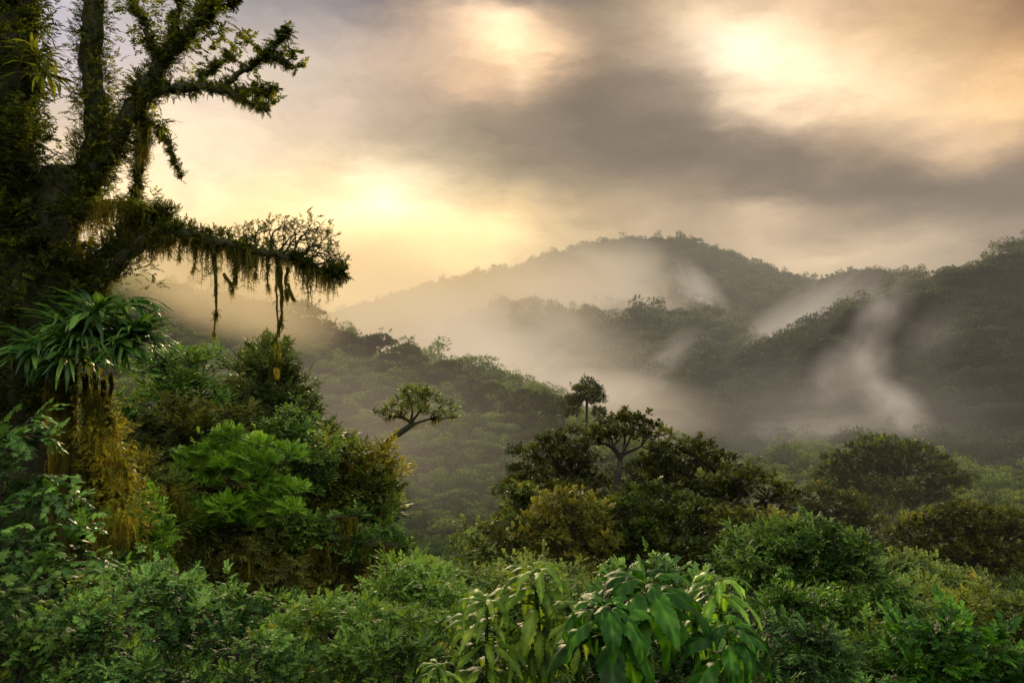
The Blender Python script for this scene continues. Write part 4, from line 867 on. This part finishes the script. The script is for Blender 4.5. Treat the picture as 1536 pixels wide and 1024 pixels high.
def forest_mass(name, label, idx, meshes, mat, zs=1.0):
    pc = bpy.data.collections.new(name + '_kinds')
    for k, pm in enumerate(meshes):
        pm.build('%s_kind_%02d' % (name, k), mat, parent=False)
        o = bpy.data.objects['%s_kind_%02d' % (name, k)]; pc.objects.link(o)
    me = bpy.data.meshes.new(name); n = len(idx); me.vertices.add(n)
    z = FZ[idx] - FS[idx] * .3
    me.vertices.foreach_set('co', np.stack([FX[idx], FY[idx], z], 1).astype(np.float32).ravel())
    s = FS[idx] * R.uniform(.5, 1.0, n) ** .9 * np.where(R.rand(n) < .07, 1.3, 1)
    rot = np.stack([R.uniform(-.12, .12, n), R.uniform(-.12, .12, n), R.uniform(0, 6.28, n)], 1)
    scl = np.stack([s, s, s * R.uniform(.6, 1.1, n) * zs], 1)
    for nm, ty, pr, d in (('rot', 'FLOAT_VECTOR', 'vector', rot), ('scl', 'FLOAT_VECTOR', 'vector', scl)):
        at = me.attributes.new(nm, ty, 'POINT'); at.data.foreach_set(pr, d.astype(np.float32).ravel())
    at = me.attributes.new('kindidx', 'INT', 'POINT'); at.data.foreach_set('value', R.randint(0, len(meshes), n).astype(np.int32))
    o = bpy.data.objects.new(name, me); COL.objects.link(o)
    g = bpy.data.node_groups.new(name, 'GeometryNodeTree')
    g.interface.new_socket('Geometry', in_out='INPUT', socket_type='NodeSocketGeometry'); g.interface.new_socket('Geometry', in_out='OUTPUT', socket_type='NodeSocketGeometry')
    gi = g.nodes.new('NodeGroupInput'); go = g.nodes.new('NodeGroupOutput'); ip = g.nodes.new('GeometryNodeInstanceOnPoints')
    ci = g.nodes.new('GeometryNodeCollectionInfo'); ci.inputs['Collection'].default_value = pc; ci.inputs['Separate Children'].default_value = True; ci.inputs['Reset Children'].default_value = True
    def na(nm, ty):
        a = g.nodes.new('GeometryNodeInputNamedAttribute'); a.data_type = ty; a.inputs['Name'].default_value = nm
        return a.outputs['Attribute']
    ip.inputs['Pick Instance'].default_value = True
    L = g.links.new
    L(gi.outputs[0], ip.inputs['Points']); L(ci.outputs[0], ip.inputs['Instance']); L(na('kindidx', 'INT'), ip.inputs['Instance Index'])
    eu = g.nodes.new('FunctionNodeEulerToRotation'); L(na('rot', 'FLOAT_VECTOR'), eu.inputs[0]); L(eu.outputs[0], ip.inputs['Rotation'])
    L(na('scl', 'FLOAT_VECTOR'), ip.inputs['Scale']); L(ip.outputs[0], go.inputs[0])
    md = o.modifiers.new('scatter', 'NODES'); md.node_group = g
    tag(o, label, None, kind='stuff')
midi = rest[(FQ[rest] < 200)]; dimi = rest[(FQ[rest] >= 200) & (FQ[rest] < 430)]; fari = rest[FQ[rest] >= 430]
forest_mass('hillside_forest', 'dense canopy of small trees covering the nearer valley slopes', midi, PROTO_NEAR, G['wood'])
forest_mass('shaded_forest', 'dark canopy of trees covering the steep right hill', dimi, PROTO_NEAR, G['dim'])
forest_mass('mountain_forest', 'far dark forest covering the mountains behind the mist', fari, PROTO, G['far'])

# ------------------------------------------------------------------ mist
def fogmat(name, col, dens, pockets=True, nscale=1.0, thr=.45, soft=.35, stretch=(1, 1, 1), seed=0.0, edge=1.0):
    m = bpy.data.materials.new(name); t = nt(m)
    ab = t.nodes.new('ShaderNodeVolumeAbsorption'); ab.inputs['Color'].default_value = (0, 0, 0, 1)
    em = t.nodes.new('ShaderNodeEmission'); em.inputs['Color'].default_value = (*col, 1)  # mist glows by itself in place of scattered sky and sun light
    if pockets:
        tc = t.nodes.new('ShaderNodeTexCoord'); co = tc.outputs['Object']
        r = vmath(t, 'LENGTH', co).outputs['Value']
        fall = math_(t, 'SUBTRACT', 1.0, r, clamp=True)
        fall = math_(t, 'SMOOTH_MIN', math_(t, 'MULTIPLY', fall, 1 / edge), 1.0, .2)
        mp = t.nodes.new('ShaderNodeMapping'); mp.inputs['Scale'].default_value = stretch; mp.inputs['Location'].default_value = (seed, seed * 1.7, seed * .6)
        t.links.new(co, mp.inputs[0])
        n = noise(t, nscale, 3, mp.outputs[0], .55, .6)
        n.normalize = True
        sh = math_(t, 'DIVIDE', math_(t, 'SUBTRACT', math_(t, 'ADD', n.outputs[0], math_(t, 'MULTIPLY', fall, .22)), thr), soft, clamp=True)
        d = math_(t, 'MULTIPLY', math_(t, 'MULTIPLY', fall, sh), dens)
        t.links.new(d, ab.inputs['Density']); t.links.new(d, em.inputs['Strength'])
    else:
        ab.inputs['Density'].default_value = dens; em.inputs['Strength'].default_value = dens
    ad = t.nodes.new('ShaderNodeAddShader'); t.links.new(ab.outputs[0], ad.inputs[0]); t.links.new(em.outputs[0], ad.inputs[1])
    o = t.nodes.new('ShaderNodeOutputMaterial'); t.links.new(ad.outputs[0], o.inputs['Volume'])
    return m
import bmesh
def ico():
    bm = bmesh.new(); bmesh.ops.create_icosphere(bm, subdivisions=3, radius=1.0)
    me = bpy.data.meshes.new('mist'); bm.to_mesh(me); bm.free(); return me
MISTN = [0]
def mist(label, px, py, Y, rx, rz, ry, rot, od, col, nscale=1.6, thr=.5, soft=.3, stretch=(1, 1, 1), edge=.9):
    """bank of mist: radii in px (across, up) and m (deep); od = optical depth through its heart"""
    s = Y / F; me = ico(); o = bpy.data.objects.new('mist', me); COL.objects.link(o)
    o.location = P(px, py, Y); o.scale = (rx * s, ry, rz * s); o.rotation_euler = (0, math.radians(rot), 0)
    MISTN[0] += 1
    me.materials.append(fogmat('mist', col, od / ry, True, nscale, thr, soft, stretch, MISTN[0] * 3.1, edge))
    tag(o, label, None, kind='stuff')
WARM = lin((250, 212, 150)) ; MIDC = lin((232, 208, 176)); COOL = lin((216, 200, 180))
mist('glowing cream mist filling the gap behind the left ridge', 740, 540, 420, 300, 130, 210, 14, 3.0, MIDC * 1.0, 1.7, .40, .4)
mist('warm glowing haze under the low sun at the foot of the sky', 560, 430, 640, 420, 170, 220, 0, 2.2, WARM * 1.05, .9, .3, .5)
mist('broad cloud bank rolling over the left face of the middle mountain', 880, 450, 720, 200, 115, 130, 8, 3.8, MIDC * .8, 1.7, .42, .22, (1, 1, 1.3))
def wisps(rows):
    for lab, px, py, Y, rx, rz, ry, rot, od, k in rows:
        mist(lab, px, py, Y, rx, rz, ry, rot, od, COOL * k, 1.5, .36, .5, (.8, 1, 1.1))
wisps((
 ('broad slanting streak of mist between the middle mountain and the right hill', 1180, 500, 500, 190, 46, 70, -38, 2.6, .84),
 ('thin streak of mist climbing below the broad slanting one', 1120, 560, 430, 130, 26, 50, -48, 1.5, .8),
 ('narrow wisp of mist trailing down to the right from the cloud bank', 1050, 440, 700, 80, 26, 60, 55, 2.2, .84),
 ('short ragged wisp of mist low between the slopes', 1180, 600, 300, 90, 24, 34, -28, 2.0, .8),
 ('lower tongue of the upright mist plume before the right hill', 1338, 608, 232, 26, 62, 22, -32, 3.0, .84),
 ('middle of the upright mist plume before the right hill', 1296, 545, 236, 22, 70, 22, 4, 2.4, .8),
 ('upper curl of the mist plume reaching toward the right crest', 1322, 462, 240, 18, 70, 22, 20, 1.8, .78),
 ('faint upright wisp of mist left of the plume', 1252, 560, 250, 22, 70, 24, 22, 1.2, .76),
 ('faint wisp of mist on the dark right slope', 1398, 505, 240, 18, 66, 22, 22, .7, .74),
 ('slanting wisp of mist on the dark middle spur', 985, 545, 440, 90, 22, 50, -42, 1.3, .82),
 ('torn wisp of mist rising from the valley between spur and plume', 1085, 620, 330, 80, 20, 40, -58, 1.3, .78),
 ('flat thin mist drifting at the foot of the right hill', 1230, 640, 230, 170, 20, 34, -6, 1.2, .74),
))
mist('soft mist drifting over the crest of the left hillside', 330, 430, 122, 210, 75, 26, 22, 3.0, WARM * .75, 1.4, .38, .35)
mist('low mist pocket beside the dark central trees', 1215, 765, 92, 110, 40, 22, 0, .6, COOL * .55, 1.6, .4, .35)
mist('mist in the hollow behind the tall umbrella tree', 900, 600, 190, 190, 70, 60, 5, 1.6, MIDC * .9, 1.5, .38, .35)
mist('golden haze lying against the left hillside', 560, 640, 92, 430, 190, 26, 14, .38, MIDC * .78, 1.1, .2, .6)
mist('pale haze low in the valley before the right slope', 1250, 640, 190, 330, 130, 40, 0, .5, COOL * .6, 1.1, .25, .6)
# thin even haze over the whole valley
def haze_box():
    x0, x1, y0, y1, z0, z1 = -1500, 1500, 34, 1500, -80, 112
    b = MB(); V = [(x, y, z) for z in (z0, z1) for y in (y0, y1) for x in (x0, x1)]
    b.add(V, [(0, 2, 3, 1), (4, 5, 7, 6), (0, 1, 5, 4), (2, 6, 7, 3), (0, 4, 6, 2), (1, 3, 7, 5)])
    o = b.build('haze', fogmat('haze', lin((205, 190, 168)) * .8, .0005, False)); tag(o, 'thin haze lying over the whole valley', None, kind='stuff')
haze_box()

# ------------------------------------------------------------------ sky, sun, camera
SUN_AZ = math.radians(-10); SUN_EL = math.radians(12)
world = bpy.data.worlds.new('World'); world.cycles.sampling_method = 'MANUAL'; world.cycles.sample_map_resolution = 256; scene.world = world; world.use_nodes = True
t = world.node_tree; t.nodes.clear()
tc = t.nodes.new('ShaderNodeTexCoord'); D = tc.outputs['Generated']
nv = noise(t, 2.6, 6, vmath(t, 'MULTIPLY', D, (1, 1, 2.6)).outputs[0], .6)
wv = vmath(t, 'SCALE', vmath(t, 'SUBTRACT', nv.outputs['Color'], .5).outputs[0]); wv.inputs['Scale'].default_value = .16
WD = vmath(t, 'ADD', D, wv.outputs[0]).outputs[0]
SKY = [
 (0,0,190,184,196,.09),(250,-20,176,170,170,.08),(420,5,140,138,142,.07),(600,-5,92,93,101,.07),(760,-10,104,99,97,.06),(900,0,140,126,108,.06),(1050,0,196,172,138,.07),(1250,0,205,175,140,.08),(1400,0,182,150,112,.07),(1550,0,122,92,64,.06),
 (430,90,196,184,174,.07),(550,90,180,160,142,.05),(640,70,186,160,134,.05),(740,95,206,172,136,.05),(830,90,185,158,128,.05),(905,80,140,124,108,.05),(990,70,180,158,132,.05),(1110,80,235,212,178,.06),(1250,90,232,202,162,.07),(1400,70,212,178,134,.06),(1540,90,196,150,98,.05),
 (340,160,214,196,176,.07),(480,160,200,180,158,.06),(620,160,160,142,124,.05),(790,150,170,146,122,.04),(900,180,116,104,92,.06),(1010,170,134,118,102,.05),(1160,150,232,206,170,.05),(1320,140,234,204,164,.05),(1490,140,226,190,140,.05),
 (300,240,228,208,176,.07),(450,215,182,164,142,.06),(560,225,142,126,112,.05),(680,225,118,106,96,.07),(820,235,110,100,92,.07),(1000,230,106,97,90,.07),(1150,220,116,104,94,.06),(1290,205,168,146,122,.04),(1420,205,205,176,142,.04),(1560,215,122,108,96,.05),
 (260,310,250,220,170,.06),(400,290,230,198,150,.05),(500,262,170,146,114,.04),(600,262,150,128,100,.04),(700,285,128,112,92,.05),(860,290,118,106,94,.07),(1010,285,140,124,106,.045),(1170,275,128,114,100,.05),(1340,270,104,95,88,.07),(1500,295,120,108,98,.06),
 (300,400,250,218,158,.08),(450,350,244,208,146,.06),(600,370,236,196,132,.06),(720,340,206,170,118,.05),(860,345,168,146,114,.05),(1000,340,178,158,132,.06),(1150,325,190,168,138,.04),(1240,350,168,148,124,.05),(1370,380,184,164,138,.05),(1530,350,142,128,110,.06),
 (450,470,244,200,130,.1),(740,450,214,182,132,.08),(900,420,186,162,130,.1),(1250,430,208,184,148,.08),
 (-500,200,210,190,165,.3),(2000,200,150,135,118,.3),(760,-500,150,145,145,.35),(760,1400,60,60,45,.6),
]
GLOW = [  # bright openings in the cloud: px, py, half width, half height, colour, strength
 (590,305,60,44,(255,246,215),.55),(600,320,130,74,(255,228,172),.30),(725,378,72,30,(255,236,175),.60),(690,376,170,52,(255,222,160),.28),(420,350,200,90,(255,226,160),.16),(500,310,34,26,(255,232,170),.22),
 (705,52,40,16,(255,222,180),.26),(742,74,34,15,(255,230,186),.40),(775,92,30,14,(255,228,180),.36),(818,106,34,12,(255,214,160),.40),(760,80,90,36,(255,214,165),.12),(782,138,14,16,(255,224,180),.26),
 (1095,55,46,34,(255,242,224),.20),(1140,100,60,36,(255,244,232),.12),(1230,130,90,26,(255,234,210),.08),(1200,150,120,14,(255,226,180),.14),(1500,142,70,12,(255,218,160),.24),(1440,160,60,12,(255,226,180),.16),(1410,196,46,12,(255,222,180),.22),(1150,300,52,12,(255,226,186),.20),(1185,322,34,12,(255,226,186),.14),(1240,395,110,22,(255,230,190),.20),(1060,22,60,16,(255,226,180),.2),(385,432,60,20,(255,232,170),.25),
]
WS = vmath(t, 'MULTIPLY', WD, (1, 1, 1.45)).outputs[0]
acc = None; ws = None
def add_pt(c, sig, rgb):
    global acc, ws
    d = vmath(t, 'DISTANCE', WS, tuple(np.array(c) * (1, 1, 1.45))).outputs['Value']
    d = math_(t, 'MULTIPLY', d, 1 / (sig * .72))
    w = math_(t, 'EXPONENT', math_(t, 'MULTIPLY', math_(t, 'MULTIPLY', d, d), -.5))
    w = math_(t, 'MULTIPLY', w, (.08 / sig) ** .5)
    v = vmath(t, 'SCALE', tuple(rgb)); v.inputs[0].default_value = tuple(float(k) for k in rgb); t.links.new(w, v.inputs['Scale'])
    acc = v.outputs[0] if acc is None else vmath(t, 'ADD', acc, v.outputs[0]).outputs[0]
    ws = w if ws is None else math_(t, 'ADD', ws, w)
for px, py, r, g, b, sg in SKY:
    d = P(px, py, 1.0); d /= np.linalg.norm(d)
    add_pt(d, sg, lin((r, g, b)) * (1.3 if r > 215 else 1.12 if r > 150 else .97))
for d, c in (((0, -1, .1), (.6, .58, .52)), ((.3, -.75, .75), (2.5, 2.4, 2.05)), ((-1, -.1, .2), (.5, .48, .45)), ((1, -.1, .2), (.5, .5, .5)), ((0, .2, 1), (.42, .42, .45)), ((0, -.3, -1), (.05, .06, .04))):  # unseen sky; bright patch behind the camera added as foreground key light
    d = np.array(d, float); d /= np.linalg.norm(d); add_pt(d, .3 if c[0] > 3 else .45, c)
cl = vmath(t, 'SCALE', acc); t.links.new(math_(t, 'DIVIDE', 1.0, math_(t, 'ADD', ws, 1e-6)), cl.inputs['Scale'])
for px, py, hw, hh, c, k in GLOW:
    d = P(px, py, 1.0); d /= np.linalg.norm(d)
    e = vmath(t, 'LENGTH', vmath(t, 'MULTIPLY', vmath(t, 'SUBTRACT', WD, tuple(d)).outputs[0], (F / hw, F / hw, F / hh)).outputs[0]).outputs['Value']
    w = math_(t, 'EXPONENT', math_(t, 'MULTIPLY', math_(t, 'POWER', e, 1.6), -.55))
    g = vmath(t, 'SCALE', (0, 0, 0)); g.inputs[0].default_value = tuple(float(q) for q in lin(c) * k * (.8 if px > 1000 and py < 210 else 1)); t.links.new(w, g.inputs['Scale'])
    cl = vmath(t, 'ADD', cl.outputs[0], g.outputs[0])
n2 = noise(t, 6, 7, vmath(t, 'MULTIPLY', WD, (1, 1, 2.2)).outputs[0], .62, .6)
k = math_(t, 'MULTIPLY_ADD', n2.outputs[0], .95, .54)
gm = t.nodes.new('ShaderNodeGamma'); gm.inputs[1].default_value = 1.15; t.links.new(cl.outputs[0], gm.inputs[0])
cl = vmath(t, 'MULTIPLY', gm.outputs[0], (1.24, 1.24, 1.30))
cl2 = vmath(t, 'SCALE', cl.outputs[0]); t.links.new(k, cl2.inputs['Scale'])
sky = t.nodes.new('ShaderNodeTexSky'); sky.sky_type = 'NISHITA'; sky.sun_disc = False
sky.sun_elevation = SUN_EL; sky.sun_rotation = SUN_AZ; sky.air_density = 1.0; sky.dust_density = 2.0
bg1 = t.nodes.new('ShaderNodeBackground'); t.links.new(sky.outputs[0], bg1.inputs[0]); bg1.inputs[1].default_value = .05
bg2 = t.nodes.new('ShaderNodeBackground'); t.links.new(cl2.outputs[0], bg2.inputs[0]); bg2.inputs[1].default_value = 1.0
ms = t.nodes.new('ShaderNodeMixShader'); ms.inputs[0].default_value = .985
t.links.new(bg1.outputs[0], ms.inputs[1]); t.links.new(bg2.outputs[0], ms.inputs[2])
wo = t.nodes.new('ShaderNodeOutputWorld'); t.links.new(ms.outputs[0], wo.inputs[0])

ld = bpy.data.lights.new('sun', 'SUN'); ld.energy = 6.5; ld.angle = math.radians(4); ld.color = (1, .76, .46)
lo = bpy.data.objects.new('sun', ld); COL.objects.link(lo)
from mathutils import Vector
sd = Vector((math.cos(SUN_EL) * math.sin(SUN_AZ), math.cos(SUN_EL) * math.cos(SUN_AZ), math.sin(SUN_EL)))
lo.rotation_euler = sd.to_track_quat('Z', 'Y').to_euler(); lo.location = sd * 50

cd = bpy.data.cameras.new('camera'); cam = bpy.data.objects.new('camera', cd); COL.objects.link(cam)
cam.location = (0, 0, 0); cam.rotation_euler = (math.radians(90), 0, 0)
cd.sensor_width = 36; cd.lens = 36 * F / 1536; cd.clip_start = .05; cd.clip_end = 20000
scene.camera = cam
scene.view_settings.view_transform = 'Standard'; scene.view_settings.look = 'None'; scene.view_settings.exposure = 0
scene.cycles.use_denoising = True
scene.cycles.max_bounces = 5; scene.cycles.diffuse_bounces = 3; scene.cycles.glossy_bounces = 2; scene.cycles.transmission_bounces = 3
scene.cycles.volume_bounces = 0; scene.cycles.transparent_max_bounces = 16
scene.cycles.volume_step_rate = 1.0; scene.cycles.volume_max_steps = 64
